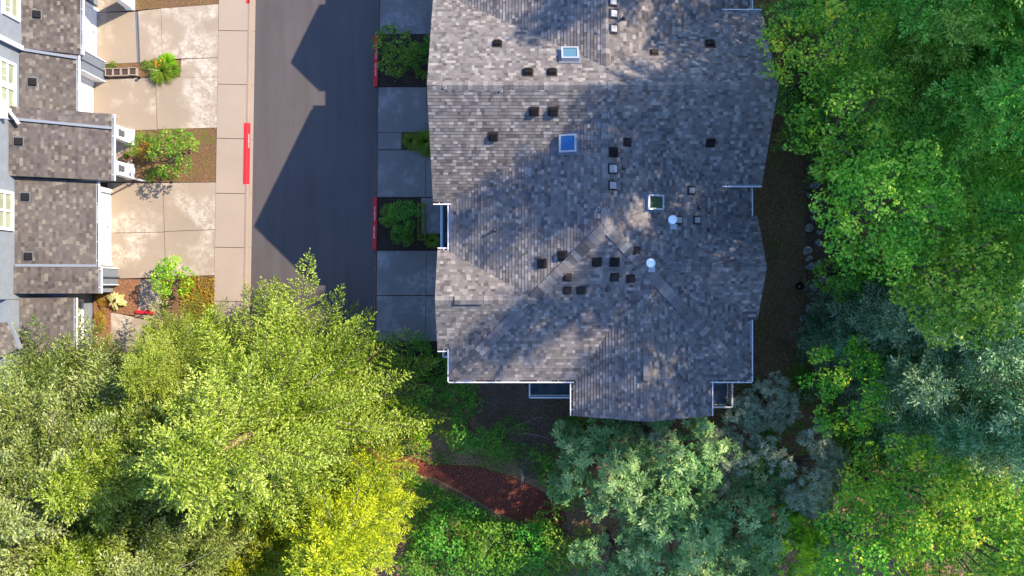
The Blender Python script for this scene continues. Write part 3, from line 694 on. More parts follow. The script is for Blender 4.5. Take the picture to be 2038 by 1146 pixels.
# ================================================================== TOWNHOUSE ROW (left)
TO = Vector((-22, 5, 0))
th = thing('townhouse_row', TO, 'sunlit grey townhouse row with brown shingle garage roofs and white doors', 'house')
def tpart(mb, name, parent=None):
    o = mb.build(name); p = parent or th; o.parent = p
    if p is th: o.location = -TO
    return o
sh2 = M['shingle2']; XBK = -22.42
def shed(xe, y0, y1, he, xb=XBK, pitch=0.5, fl=None, gut=True):
    mb = MB(); hb = he + pitch * (xe - xb)
    shingle_plane(mb, [(xe, y0, he), (xe, y1, he), (xb, y1, hb), (xb, y0, hb)], sh2, M['greytrim'])
    r = tpart(mb, 'garage_roof')
    if gut:
        o = gutter(None, (xe, y0, he - .03), (xe, y1, he - .03), out=e_, litter=0.9); o.parent = th; o.location = -TO
    return r
def rib(xe, he, y, xb=XBK, pitch=0.5, w=0.12, skew=0.0):
    mb = MB(); mb.bar((xe + .02, y - skew, he - .02), (xb, y, he + pitch * (xe - xb) - .02), w, 0.14, M['flash']); tpart(mb, 'parapet_flashing')
shed(-20.14, 10.9, 13.95, 2.8); shed(-18.7, 13.95, 17.2, 2.8, -22.4); shed(-20.2, 17.2, 24, 2.8)
shed(-20.33, 8.12, 10.86, 2.8); rib(-20.33, 2.8, 10.86, skew=0.14)
shed(-18.68, 5.02, 8.12, 2.8, -22.5); rib(-18.68, 2.8, 7.55, -22.5, skew=0.1)
shed(-19.43, 1.02, 4.98, 2.75); rib(-19.43, 2.75, 1.02, skew=-0.02)
shed(-19.3, -0.25, 1.0, 2.78, -22.75)
shed(-20.45, -4.2, -0.45, 2.8)
# lower-left upper-storey hip roof and its dark fascia
mb = MB(); a, b, c, d = W3(16, 641, 4.9), W3(38, 692, 4.9), W3(-60, 740, 6.3), W3(-60, 641, 6.0)
shingle_plane(mb, [a, b, c, (c.x, a.y, c.z)], sh2, M['greytrim']); tpart(mb, 'hip_roof')
mb = MB(); mb.bar(a + Vector((0.06, 0, -.1)), b + Vector((0.06, -.05, -.1)), .12, .14, M['siding2']); mb.bar(a + Vector((.1, .05, -.1)), (a.x - 4, a.y + .1, a.z - .1), .12, .14, M['siding2']); tpart(mb, 'fascia')
# walls
mb = MB(); s2m = M['siding2']
mb.box(-30, 10.8, 0, -22.3, 24, 6.6, s2m); mb.box(-30, 5.1, 0, -22.44, 10.79, 6.6, s2m); mb.box(-30, -.5, 0, -22.42, 5.09, 6.6, s2m); mb.box(-30, -4.2, 0, -22.46, -.51, 4.8, s2m)
mb.box(-22.4, 10.9, 0, -20.66, 24, 2.62, s2m); mb.box(-22.45, 8.2, 0, -20.83, 10.88, 2.62, s2m); mb.box(-22.43, 1.1, 0, -19.95, 4.9, 2.58, s2m)
mb.box(-22.41, -.2, 0, -19.8, 1.09, 2.6, s2m); mb.box(-22.45, -4.1, 0, -20.85, -.21, 2.62, s2m); mb.box(-22.42, 5.1, 0, -20.5, 8.1, 2.64, s2m); mb.box(-22.41, 14.0, 0, -20.55, 17.1, 2.66, s2m)
tpart(mb, 'wall')
mb = MB()
def gslope(x0, x1, y0, y1, he):
    xm = (x0 + x1) / 2; hr = he + .5 * (x1 - xm)
    shingle_plane(mb, [(x1, y0, he), (x1, y1, he), (xm, y1, hr), (xm, y0, hr)], sh2, M['greytrim']); shingle_plane(mb, [(x0, y0, he), (xm, y0, hr), (xm, y1, hr), (x0, y1, he)], sh2, M['greytrim'])
gslope(-31, -22.9, -.6, 24, 6.7); tpart(mb, 'roof')
def gdoor(x, y0, y1, z1=2.25):
    mb = MB(); mb.box(x, y0, .12, x + .06, y1, z1, M['white'])
    n = max(2, round((y1 - y0) / .6)); d = (y1 - y0) / n
    for r in range(4):
        for c in range(n): mb.box(x + .06, y0 + c * d + .05, .18 + r * .52, x + .075, y0 + (c + 1) * d - .05, .18 + r * .52 + .42, M['white'])
    dd = tpart(mb, 'garage_door')
    mb = MB(); mb.box(x + .076, (y0 + y1) / 2 - .06, .55, x + .11, (y0 + y1) / 2 + .06, .58, M['darktrim']); o = tpart(mb, 'door_handle', dd)
    mb = MB(); 
    for a, b in ((y0 - .14, y0), (y1, y1 + .14)): mb.box(x, a, .1, x + .11, b, z1 + .14, M['white'])
    mb.box(x, y0, z1, x + .11, y1, z1 + .14, M['white']); tpart(mb, 'door_trim', dd)
gdoor(-20.66, 11.45, 13.7); gdoor(-20.83, 8.3, 10.05); gdoor(-19.95, 1.25, 4.75)
# dividing pilasters, porch columns with arches, lamps
def pil(x0, y0, x1, y1, z1, m=None, name='pilaster'):
    mb = MB(); mb.box(x0, y0, 0, x1, y1, z1, m or M['siding']); mb.box(x0 - .02, y0 - .04, 0, x1 + .05, y0, z1, M['white']); mb.box(x0 - .02, y1, 0, x1 + .05, y1 + .04, z1, M['white']); tpart(mb, name)
pil(-20.8, 10.25, -20.2, 11.2, 2.5, M['siding'])
pil(-19.95, .18, -19.55, .95, 2.5, M['siding'])
def porch(y0, y1, x=-18.85):
    for yc in (y0, y1):
        mb = MB(); mb.hexa([(x - .25, yc - .34, .1), (x + .10, yc - .34, .1), (x + .10, yc + .34, .1), (x - .25, yc + .34, .1), (x - .25, yc - .3, 2.5), (x + .02, yc - .3, 2.5), (x + .02, yc + .3, 2.5), (x - .25, yc + .3, 2.5)], M['white'])
        mb.box(x - .28, yc - .38, .1, x + .14, yc + .38, .3, M['white'])
        # side wall under an arch running back to the house
        yi = yc
        prev = None
        for i in range(9):
            t = i / 8; xx = x - .25 - 1.45 * t; zz = 1.55 + .75 * math.sin(math.pi * min(1, t * .98 + .02))
            if prev: mb.hexa([(xx, yi - .1, zz), (prev[0], yi - .1, prev[1]), (prev[0], yi + .1, prev[1]), (xx, yi + .1, zz), (xx, yi - .1, 2.5), (prev[0], yi - .1, 2.5), (prev[0], yi + .1, 2.5), (xx, yi + .1, 2.5)], M['white'])
            prev = (xx, zz)
        c = tpart(mb, 'porch_column')
        mb = MB(); mb.box(x + .03, yc - .13, 1.25, x + .12, yc + .13, 1.75, M['slate']); mb.box(x + .05, yc - .16, 1.75, x + .14, yc + .16, 1.8, M['darktrim']); tpart(mb, 'wall_lamp', c)
    mb = MB(); mb.box(x - .22, y0 + .3, 2.2, x - .02, y1 - .3, 2.5, M['white']); tpart(mb, 'porch_beam')
porch(5.75, 7.45); porch(14.15, 16.6)
mb = MB(); a = W3(232, 350, 2.5); mb.tube((-18.5, 5.35, 2.6), (-18.5, 5.35, .2), .045, .045, M['gutterwhite'], 8); mb.tube((-18.5, 5.35, .2), (-18.15, 5.3, .14), .045, .045, M['gutterwhite'], 8); tpart(mb, 'downspout')
mb = MB(); mb.tube((-20.18, 10.75, 2.7), (-20.18, 10.75, .2), .05, .05, M['flash'], 8); mb.tube((-20.18, 10.75, .25), (-19.9, 10.75, .16), .05, .05, M['gutterwhite'], 8); tpart(mb, 'downspout')
mb = MB(); mb.tube((-19.45, .55, 2.4), (-19.45, .55, .2), .05, .05, M['flash'], 8); tpart(mb, 'downspout')
# windows
gl = M['glass']
E1 = (0, -1, 0)
for (x, yt, zb, w, h, g) in ((-22.26, 14.35, 4.15, 1.15, 1.35, 2), (-22.26, 13.15, 4.15, 1.15, 1.35, 2), (-22.40, 10.1, 4.2, 1.12, 1.35, 2), (-22.40, 8.98, 4.2, 1.12, 1.35, 2), (-22.38, 4.3, 4.45, 1.75, 1.35, 0)):
    window_on(th, (x, yt - w, zb), (0, 1, 0), w, h, (1, 0, 0), TO, gl, 0 if g else 1, g, .13)
for i in range(3): window_on(th, (-20.82, -.55 - .68 * (i + 1), 1.15), (0, 1, 0), .68, 1.3, (1, 0, 0), TO, gl, 0, 0, .1)
# bay trim boards and eave edges near the frame edge
for y in (10.8, 14.4):
    mb = MB(); mb.box(-22.3, y, 3.9, -22.2, y + .2, 6.6, M['white']); tpart(mb, 'corner_board')
mb = MB(); mb.box(-22.6, 7.42, 5.35, -22.1, 8.25, 5.5, M['white']); mb.bar((-22.3, 7.9, 4.9), (-21.9, 7.3, 4.75), .09, .12, M['gutterwhite']); tpart(mb, 'bay_cornice')
# vents on the garage roofs
def tvent(px, py, xe, he, pitch=.5):
    h = 3.4
    for _ in range(20): q = W3(px, py, h); h = he + pitch * (xe - q.x)
    n = Vector((pitch, 0, 1)).normalized(); o = tv.copy() if tvs else tv
    if tvs: COL.objects.link(o); o.parent = th
    tvs.append(o); o.matrix_local = Matrix.Translation(Vector((q.x, q.y, h)) - TO + n * .01) @ slope_frame(n)
mb = MB(); s = .17
mb.box(-s - .05, -s - .05, .018, s + .05, s + .05, .03, M['darktrim']); mb.hexa([(-s, -s, .03), (s, -s, .03), (s, s, .03), (-s, s, .03), (-s * .9, -s * .9, .15), (s * .9, -s * .9, .15), (s * .9, s * .9, .15), (-s * .9, s * .9, .15)], M['vent'])
tv = mb.build('roof_vent', th); tvs = []
for a in ((73, 29, -20.14, 2.8), (64.5, 163, -20.33, 2.8), (37, 281.5, -18.68, 2.8), (50, 391.5, -19.43, 2.75), (56, 510, -19.43, 2.75)): tvent(*a)

# ================================================================== FOLIAGE
def unit(a): return a / np.maximum(np.linalg.norm(a, axis=-1, keepdims=True), 1e-9)
def blades(P, D, Nn, Lg, Wd, bend=0.0, mid=0.45):
    """leaf quads: base P, direction D, face normal ~Nn, length, width"""
    D = unit(D); Sd = unit(np.cross(D, Nn)); up = np.cross(Sd, D)
    Lg = np.asarray(Lg)[:, None]; Wd = np.asarray(Wd)[:, None]
    m = P + D * Lg * mid + up * Lg * bend
    return np.stack([P, m + Sd * Wd / 2, P + D * Lg, m - Sd * Wd / 2], 1)
UP = np.array([0, 0, 1.0])
def rnd_dirs(n, rg): return unit(rg.normal(size=(n, 3)))

def conifer(seed, H, Rr, z0=0.12, whorl=0.42, per=7, spacing=0.17, sprig=0.155, wid=0.066, droop=0.06, rise=0.12, profile=0.85, gap=None, tip=None, dens=1.0, sp_len=0.42, limbs=True, ztint=0.0, drop=0.12, brush=False, lvar=(.62, 1.15), roll=.3, btint=.12, spa=(.35, .95), bare=.07, step=.068, spikes=()):
    """returns crown quads, tint, limb list; trunk stands at the origin"""
    rg = np.random.default_rng(seed); starts, dirs, lens, tints = [], [], [], []; limb = []
    z = H * z0
    while z < H - 0.25:
        f = (H - z) / (H * (1 - z0)); Lw = Rr * f ** profile; k = per if Lw > 0.6 else 5; a0 = rg.uniform(0, 6.28)
        specs = [(a0 + 2 * math.pi * (i + rg.uniform(-.3, .3)) / k, Lw * rg.uniform(*lvar) + 0.12, z + rg.uniform(-.2, .2), False) for i in range(k)]
        if z <= H * z0 + 1e-6: specs += [(math.radians(sa), sl_, sz, True) for sa, sl_, sz in spikes]
        for a, L, zb, spk in specs:
            if gap and gap[0] < zb < gap[1] and abs((a - gap[2] + math.pi) % (2 * math.pi) - math.pi) < gap[3]: continue
            h = np.array([math.cos(a), math.sin(a), 0]); s_side = np.array([-math.sin(a), math.cos(a), 0])
            ri = rise + rg.uniform(-.12, .16) + 0.55 * (1 - f) ** 2; dr = droop * f; rl = rg.uniform(-roll, roll); fan = s_side * math.cos(rl) + UP * math.sin(rl); bt = rg.normal() * btint
            bend = rg.uniform(-.10, .10)
            def pos(s): s = np.asarray(s)[..., None]; return np.array([0, 0, zb]) + h * s + UP * (ri * s - dr * s * s / max(1, L * .5)) + s_side * bend * s * s / max(L, .5)
            if rg.uniform() < drop and not spk: continue
            bl = rg.uniform() < bare and L > 1.2 and not spk
            s = np.arange(L * .62 if bl else max(.10, L * .10), L, spacing / dens); n = len(s)
            if n == 0: continue
            s = s + rg.uniform(-.04, .04, n)
            for sg in (-1, 1):
                ang = sg * rg.uniform(0.75, 1.15, n); ln = np.clip((L - s) * sp_len + 0.16, 0.16, 1.15) * rg.uniform(.7, 1.15, n)
                d = h * np.cos(ang)[:, None] + fan * np.sin(ang)[:, None] + UP * rg.uniform(-.28, .10, n)[:, None]
                starts.append(pos(s)); dirs.append(unit(d)); lens.append(ln); tints.append(bt + rg.uniform(-.08, .08, n))
            starts.append(pos(np.array([L - .3, L - .05]))); dirs.append(np.stack([h, h])); lens.append(np.array([.35, .28])); tints.append(bt + np.array([.12, .2]))
            if limbs and L > 0.8: limb.append((pos(0.0) - UP * (.06 if not bl else 0), pos(L * .5) - UP * .05, pos(L * .92) - UP * .03, 0.008 + 0.007 * L, bl))
        z += whorl * rg.uniform(.8, 1.2) * (0.45 + 0.55 * f)
    St = np.concatenate(starts); Di = np.concatenate(dirs); Le = np.concatenate(lens); Ti = np.concatenate(tints)
    cnt = np.maximum(3, (Le / step).astype(int)); idx = np.repeat(np.arange(len(St)), cnt)
    j = np.concatenate([np.arange(c) for c in cnt]); t = (j + .6) / cnt[idx]
    n = len(idx); d = Di[idx]; P = St[idx] + d * (Le[idx] * t)[:, None] + rg.normal(size=(n, 3)) * .012
    sd = unit(np.cross(d, UP)); sg = np.where(j % 2 == 0, 1, -1)[:, None]
    a = rg.uniform(*spa, n)[:, None]; last = (j == cnt[idx] - 1)[:, None]
    a = np.where(last, 0.05, a)
    dd = d * np.cos(a) + sd * sg * np.sin(a) + UP * rg.uniform(-.25, .45, n)[:, None]
    nn = UP + rg.normal(size=(n, 3)) * .55
    if brush:
        ph = rg.uniform(-.5, 3.64, n)[:, None]; u2 = np.cross(sd, d); a = np.where(last, .1, rg.uniform(*spa, n)[:, None])
        dd = d * np.cos(a) + (sd * np.cos(ph) + u2 * np.sin(ph)) * np.sin(a); nn = rnd_dirs(n, rg) + UP * .6
    P = P + UP * (rg.uniform(0, .05, n) * (1 - t))[:, None]
    q = blades(P, dd, nn, sprig * rg.uniform(.7, 1.25, n), wid * rg.uniform(.8, 1.3, n), 0.08, .5)
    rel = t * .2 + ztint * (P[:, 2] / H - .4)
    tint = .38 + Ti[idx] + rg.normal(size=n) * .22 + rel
    # leader
    k = 60; zz = rg.uniform(H - .9, H, k); dl = np.stack([rg.normal(size=k) * .6, rg.normal(size=k) * .6, np.full(k, .6)], 1)
    q2 = blades(np.stack([np.zeros(k), np.zeros(k), zz], 1), dl, rnd_dirs(k, rg), rg.uniform(.15, .25, k), np.full(k, wid))
    return np.concatenate([q, q2]), np.concatenate([tint, np.full(k, .7)]), limb

def clump_points(rg, centers, radii, dens, flat=0.75, low=-.25):
    """points on clump surfaces, dropped where they fall inside another clump; also each point's clump"""
    out, nor, own = [], [], []
    for ci, (c, r) in enumerate(zip(centers, radii)):
        n = int(dens * 4 * r * r * 3.14 * .75) + 3; d = rnd_dirs(n, rg); d = d[d[:, 2] > low]
        w = 1 + .22 * np.sin(d[:, 0] * 5 + ci) * np.cos(d[:, 1] * 5 + 2 * ci)
        p = c + d * r * np.array([1, 1, flat]) * (rg.uniform(.62, 1.08, len(d)) * w)[:, None]
        keep = np.ones(len(p), bool)
        for c2, r2 in zip(centers, radii):
            if c2 is c: continue
            keep &= np.linalg.norm((p - c2) / np.array([1, 1, flat]), axis=1) > r2 * .48
        out.append(p[keep]); nor.append(unit(d[keep] / np.array([1, 1, flat]))); own.append(np.full(keep.sum(), ci))
    return np.concatenate(out), np.concatenate(nor), np.concatenate(own)
def crown_clumps(rg, Rr, Hc, n, rmin, rmax, zbase):
    """clump centres filling an uneven dome of radius Rr and height Hc above zbase"""
    cs, rs = [], []
    for i in range(n):
        a = rg.uniform(0, 6.283); q = math.sqrt(rg.uniform(0, 1)) * Rr * .86
        top = zbase + Hc * (1 - .75 * (q / Rr) ** 2) * rg.uniform(.72, 1.0)
        z = top if rg.uniform() < .7 else rg.uniform(zbase, top); r = rg.uniform(rmin, rmax)
        cs.append(np.array([q * math.cos(a), q * math.sin(a), z - r * .6])); rs.append(r)
    return cs, rs
def broadleaf(seed, Rr, Hc, zbase, n, rmin, rmax, dens, ls, aspect=.62, flat=.7):
    rg = np.random.default_rng(seed); cs, rs = crown_clumps(rg, Rr, Hc, n, rmin, rmax, zbase)
    P, Nn, ow = clump_points(rg, cs, rs, dens, flat); k = len(P); ct = rg.normal(size=len(cs)) * .17
    nn = unit(Nn * .7 + UP * .6 + rg.normal(size=(k, 3)) * .45); dd = unit(np.cross(nn, rnd_dirs(k, rg)) + rg.normal(size=(k, 3)) * .15)
    L = ls * rg.uniform(.65, 1.35, k)
    cl = ct[ow]
    return blades(P - dd * L[:, None] * .5, dd, nn, L, L * aspect, -.06, .5), .45 + rg.normal(size=k) * .25 + cl, cs, rs
def rosettes(seed, Rr, Hc, zbase, n, rmin, rmax, dens, ls, nl=10, aspect=.3, lift=.25, flat=.7, spread=1.0):
    """clusters of leaflets radiating from shoot tips"""
    rg = np.random.default_rng(seed); cs, rs = crown_clumps(rg, Rr, Hc, n, rmin, rmax, zbase)
    C, Nn, ow = clump_points(rg, cs, rs, dens, flat, -.1); ct = rg.normal(size=len(cs)) * .15; Nn = unit(Nn + UP * .9); k = len(C)
    x = unit(np.cross(Nn, rnd_dirs(k, rg))); y = np.cross(Nn, x)
    idx = np.repeat(np.arange(k), nl); j = np.tile(np.arange(nl), k); m = len(idx)
    a = 2 * math.pi * (j + rg.uniform(-.35, .35, m)) / nl * (1.618 if nl > 14 else 1)
    lf = rg.uniform(-.25, lift + .35, m) if nl <= 14 else rg.uniform(-.1, 1.2, m)
    dd = x[idx] * np.cos(a)[:, None] + y[idx] * np.sin(a)[:, None] + Nn[idx] * lf[:, None]
    sz = rg.uniform(.7, 1.3, k)[idx] * ls
    P = C[idx] + rg.normal(size=(m, 3)) * .02
    q = blades(P, dd, Nn[idx] + rg.normal(size=(m, 3)) * .25, sz * rg.uniform(.75, 1.2, m), sz * aspect, .05, .55)
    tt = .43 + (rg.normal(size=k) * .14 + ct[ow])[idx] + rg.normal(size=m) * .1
    return q, tt, cs, rs

def trunk_mesh(name, H, r0, m, limbs=(), lean=(0, 0), seed=1, topr=.2):
    mb = MB(); rr = random.Random(seed); n = max(3, int(H / 1.6)); prev = Vector((0, 0, -.1)); pr = r0 * 1.25
    for i in range(1, n + 1):
        t = i / n; p = Vector((lean[0] * t + (rr.uniform(-.05, .05) if i < n else 0), lean[1] * t + (rr.uniform(-.05, .05) if i < n else 0), H * t)); r = r0 * (1 - t * (1 - topr))
        mb.tube(prev, p, pr, r, m, 9, i == n); prev, pr = p, r
    for a, b, c, r, *fl in limbs:
        lm = M['twig'] if fl and fl[0] else M['limb']; r = r * (1.15 if fl and fl[0] else 1)
        mb.tube(a, b, r, r * .7, lm, 4, False); mb.tube(b, c, r * .7, r * .25, lm, 4, False)
    o = mb.build(name, smooth=True); me = o.data; COL.objects.unlink(o); bpy.data.objects.remove(o); return me
class Kind:
    def __init__(s, crown_me, mid, trunk_me): s.c = crown_me; s.mid = mid; s.t = trunk_me
def conifer_kind(m, seed, H, Rr, r0=.28, bark=None, **kw):
    q, t, limb = conifer(seed, H, Rr, **kw)
    return Kind(quads_mesh('crown', q, M[m], t), H * .5, trunk_mesh('trunk', H * .97, r0, bark or M['bark'], limb, seed=seed, topr=.05))
def leafy_kind(fn, m, seed, *a, r0=.12, **kw):
    q, t, cs, rs = fn(seed, *a, **kw); zb = a[2]; rg = random.Random(seed); limb = []
    order = sorted(range(len(cs)), key=lambda i: rg.random())[:16]
    for i in order:
        c = Vector(cs[i]); b0 = Vector((0, 0, zb * rg.uniform(.35, .9))); mid_ = b0.lerp(c, .55) + Vector((0, 0, .12)); limb.append((b0, mid_, c, r0 * .35))
    return Kind(quads_mesh('crown', q, M[m], t), zb + a[1] * .5, trunk_mesh('trunk', zb + .3, r0, M['bark'], limb, seed=seed, topr=.5))
def plant(kind, name, loc, label, cat, sc=1.0, rz=None, group=None, h=None, lean=(0, 0), m=None):
    """h: wanted height of the crown's middle; lean: how far the foot stands off the point under the crown"""
    cme = kind.c
    if m: cme = kind.c.copy(); cme.materials.clear(); cme.materials.append(M[m])
    rz = R.uniform(0, 6.28) if rz is None else rz
    e = thing(name, (loc[0] + lean[0], loc[1] + lean[1], 0), label, cat, group)
    t = link('trunk', kind.t, e); c = link('crown', cme, e)
    if h is not None:
        d = Vector((-lean[0], -lean[1], h)); dz = d.length / sc - kind.mid
        c.location.z = dz; t.scale.z = (kind.mid + dz) / kind.mid
        e.rotation_mode = 'QUATERNION'; e.rotation_quaternion = Vector((0, 0, 1)).rotation_difference(d) @ Matrix.Rotation(rz, 3, 'Z').to_quaternion()
    else: e.rotation_euler[2] = rz
    e.scale = (sc, sc, sc); return e
def at(px, py, h):                                       # base of a plant whose middle height h shows at this pixel
    p = W3(px, py, h); return (p.x, p.y, 0.0)
# ================================================================== TREES AND PLANTS
GAPAZ = math.atan2(5.5, 9.9)
K = {}
SPR = dict(ztint=.12, brush=True, lvar=(.5, 1.2), roll=.6, btint=.17, spa=(.35, .85), step=.034)
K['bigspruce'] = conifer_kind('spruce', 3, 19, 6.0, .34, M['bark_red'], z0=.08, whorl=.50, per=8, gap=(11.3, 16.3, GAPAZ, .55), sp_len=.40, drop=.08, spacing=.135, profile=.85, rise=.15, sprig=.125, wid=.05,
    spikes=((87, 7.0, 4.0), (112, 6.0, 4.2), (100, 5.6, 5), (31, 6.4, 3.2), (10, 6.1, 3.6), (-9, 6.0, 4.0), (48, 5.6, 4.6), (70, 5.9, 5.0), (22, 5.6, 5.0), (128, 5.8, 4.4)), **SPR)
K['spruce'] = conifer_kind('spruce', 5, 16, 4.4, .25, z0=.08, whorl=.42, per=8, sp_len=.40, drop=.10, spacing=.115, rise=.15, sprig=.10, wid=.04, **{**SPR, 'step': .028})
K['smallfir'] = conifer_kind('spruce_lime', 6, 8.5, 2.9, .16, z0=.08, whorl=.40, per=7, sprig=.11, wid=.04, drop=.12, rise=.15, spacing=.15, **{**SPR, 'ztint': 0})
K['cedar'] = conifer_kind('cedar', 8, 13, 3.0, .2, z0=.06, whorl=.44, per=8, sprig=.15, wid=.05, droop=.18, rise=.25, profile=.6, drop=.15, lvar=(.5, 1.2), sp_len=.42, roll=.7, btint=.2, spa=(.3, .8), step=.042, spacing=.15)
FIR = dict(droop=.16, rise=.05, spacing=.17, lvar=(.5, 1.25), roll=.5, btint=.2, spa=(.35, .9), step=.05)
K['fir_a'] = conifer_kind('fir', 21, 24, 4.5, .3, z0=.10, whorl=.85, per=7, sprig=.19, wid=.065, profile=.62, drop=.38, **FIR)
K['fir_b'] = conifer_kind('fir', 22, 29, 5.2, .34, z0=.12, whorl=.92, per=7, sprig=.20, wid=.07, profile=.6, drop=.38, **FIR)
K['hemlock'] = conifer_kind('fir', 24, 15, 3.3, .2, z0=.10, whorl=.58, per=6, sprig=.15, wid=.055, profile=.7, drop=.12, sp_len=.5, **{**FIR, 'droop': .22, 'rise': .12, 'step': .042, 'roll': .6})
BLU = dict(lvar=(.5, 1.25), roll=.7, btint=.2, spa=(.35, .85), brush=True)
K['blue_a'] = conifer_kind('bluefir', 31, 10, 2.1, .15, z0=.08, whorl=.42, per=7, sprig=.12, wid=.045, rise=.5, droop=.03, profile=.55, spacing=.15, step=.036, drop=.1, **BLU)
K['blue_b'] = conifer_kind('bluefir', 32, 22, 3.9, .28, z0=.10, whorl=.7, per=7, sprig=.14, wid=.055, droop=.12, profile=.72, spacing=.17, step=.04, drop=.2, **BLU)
K['maple_a'] = leafy_kind(broadleaf, 'maple', 41, 3.4, 4.5, 6.5, 60, .3, .85, 50, .18, r0=.22)
K['maple_b'] = leafy_kind(broadleaf, 'maple', 42, 3.0, 4.0, 4.5, 48, .28, .75, 52, .17, r0=.18)
K['bush'] = leafy_kind(broadleaf, 'darkleaf', 43, 1.5, 1.6, .6, 16, .3, .6, 60, .13, r0=.06)
K['bush2'] = leafy_kind(broadleaf, 'shrubleaf', 44, 1.1, 1.7, .5, 13, .22, .5, 80, .13, r0=.05)
K['ros_a'] = leafy_kind(rosettes, 'rosette', 51, 2.4, 3.2, 3.0, 34, .35, .75, 8, .235, r0=.12, nl=11)
K['ros_b'] = leafy_kind(rosettes, 'rosette', 52, 2.0, 2.6, 3.0, 26, .3, .7, 9, .21, r0=.1, nl=10)
K['tuft_a'] = leafy_kind(rosettes, 'greytuft', 53, 1.9, 2.4, 3.0, 30, .25, .55, 16, .17, r0=.1, nl=22, aspect=.2, lift=.8)
K['tuft_b'] = leafy_kind(rosettes, 'greytuft', 54, 1.5, 2.0, 2.6, 24, .24, .5, 18, .165, r0=.1, nl=22, aspect=.2, lift=.8)

# --- sunlit conifers, lower left
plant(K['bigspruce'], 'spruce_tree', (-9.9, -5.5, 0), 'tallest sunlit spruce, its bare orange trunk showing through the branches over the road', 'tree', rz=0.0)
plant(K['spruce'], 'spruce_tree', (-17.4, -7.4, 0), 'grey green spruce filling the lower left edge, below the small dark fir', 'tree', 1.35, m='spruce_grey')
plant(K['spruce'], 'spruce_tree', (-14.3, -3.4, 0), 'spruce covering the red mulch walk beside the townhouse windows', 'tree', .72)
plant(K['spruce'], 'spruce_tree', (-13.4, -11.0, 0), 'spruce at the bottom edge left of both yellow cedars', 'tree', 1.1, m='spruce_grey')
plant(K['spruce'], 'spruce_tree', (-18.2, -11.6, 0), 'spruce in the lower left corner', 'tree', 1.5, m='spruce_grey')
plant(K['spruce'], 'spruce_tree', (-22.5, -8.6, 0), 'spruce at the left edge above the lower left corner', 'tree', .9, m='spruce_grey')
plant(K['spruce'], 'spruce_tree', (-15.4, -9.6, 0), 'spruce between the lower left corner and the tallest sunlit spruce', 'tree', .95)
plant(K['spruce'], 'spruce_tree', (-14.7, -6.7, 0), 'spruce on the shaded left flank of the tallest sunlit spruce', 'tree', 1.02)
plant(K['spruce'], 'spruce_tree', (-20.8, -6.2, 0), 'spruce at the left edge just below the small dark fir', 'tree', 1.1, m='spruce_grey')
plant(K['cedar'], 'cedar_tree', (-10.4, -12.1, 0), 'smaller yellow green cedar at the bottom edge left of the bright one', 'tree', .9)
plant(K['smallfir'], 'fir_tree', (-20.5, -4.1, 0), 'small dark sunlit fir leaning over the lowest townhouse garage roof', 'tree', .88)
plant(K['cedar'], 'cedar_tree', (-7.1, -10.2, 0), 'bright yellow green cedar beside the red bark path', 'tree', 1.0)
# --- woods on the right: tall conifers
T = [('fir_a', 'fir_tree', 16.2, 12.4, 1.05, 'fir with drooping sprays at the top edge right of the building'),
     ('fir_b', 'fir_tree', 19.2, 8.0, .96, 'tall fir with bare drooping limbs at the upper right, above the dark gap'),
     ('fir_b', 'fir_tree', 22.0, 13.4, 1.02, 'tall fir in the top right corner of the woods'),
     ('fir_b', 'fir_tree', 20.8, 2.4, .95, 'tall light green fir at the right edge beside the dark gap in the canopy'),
     ('fir_a', 'fir_tree', 20.2, 5.2, .99, 'added slender fir at the right edge, put there to shade the lower roof'),  # added to block the sun from the lower half of the roof
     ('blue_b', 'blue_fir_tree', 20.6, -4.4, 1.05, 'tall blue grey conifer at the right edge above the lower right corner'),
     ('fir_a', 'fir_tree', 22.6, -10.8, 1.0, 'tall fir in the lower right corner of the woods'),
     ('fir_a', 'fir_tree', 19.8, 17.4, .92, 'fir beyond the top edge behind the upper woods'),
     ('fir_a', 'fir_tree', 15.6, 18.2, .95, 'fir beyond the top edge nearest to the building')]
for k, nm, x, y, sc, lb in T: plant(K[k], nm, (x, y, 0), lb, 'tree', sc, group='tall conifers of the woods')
B = [('maple_a', None, 1780, 410, 14, .78, 'maple_tree', 'round bright green maple right of the boulders, largest crown beside the roof', (2.6, .4)),
     ('maple_b', None, 1700, 235, 12.5, .85, 'maple_tree', 'green leafy tree right of the roof gable point', (2.6, .6)),
     ('maple_b', 'gold', 1650, 75, 12.5, .8, 'maple_tree', 'leafy tree with yellow sun flecks painted in its leaves at the top beside the roof corner', (2.6, .8)),
     ('maple_a', None, 1920, 540, 13.5, .85, 'maple_tree', 'light yellow green tree right of the round bright maple', (1.5, 0)),
     ('maple_b', 'lime', 1730, 655, 4, .5, 'young_maple', 'small yellow green tree between the dry brush and blue grey conifers', (0, 0)),
     ('maple_b', None, 1690, 545, 4.5, .5, 'young_maple', 'small dark green tree below the round bright maple', (.3, 0)),
     ('maple_b', 'gold', 1700, 770, 6.5, .8, 'maple_tree', 'yellow speckled leafy tree with painted sun flecks below the dry creek end', (.5, -.3)),
     ('maple_a', 'gold', 1830, 1000, 9.5, .8, 'maple_tree', 'green leafy tree with painted gold sun flecks in the middle of the lower right woods', (.8, -.5)),
     ('maple_b', 'gold', 1960, 1085, 10, .95, 'maple_tree', 'green leafy tree with painted gold sun flecks at the lower right corner', (.8, -.6)),
     ('maple_b', None, 1950, 350, 6, .8, 'maple_tree', 'shaded leafy tree in the dark gap at the right edge', (0, 0)),
     ('maple_b', 'gold', 1740, 1090, 8, .9, 'maple_tree', 'leafy tree at the bottom edge with yellow sun flecks painted in its leaves', (.5, -.5))]
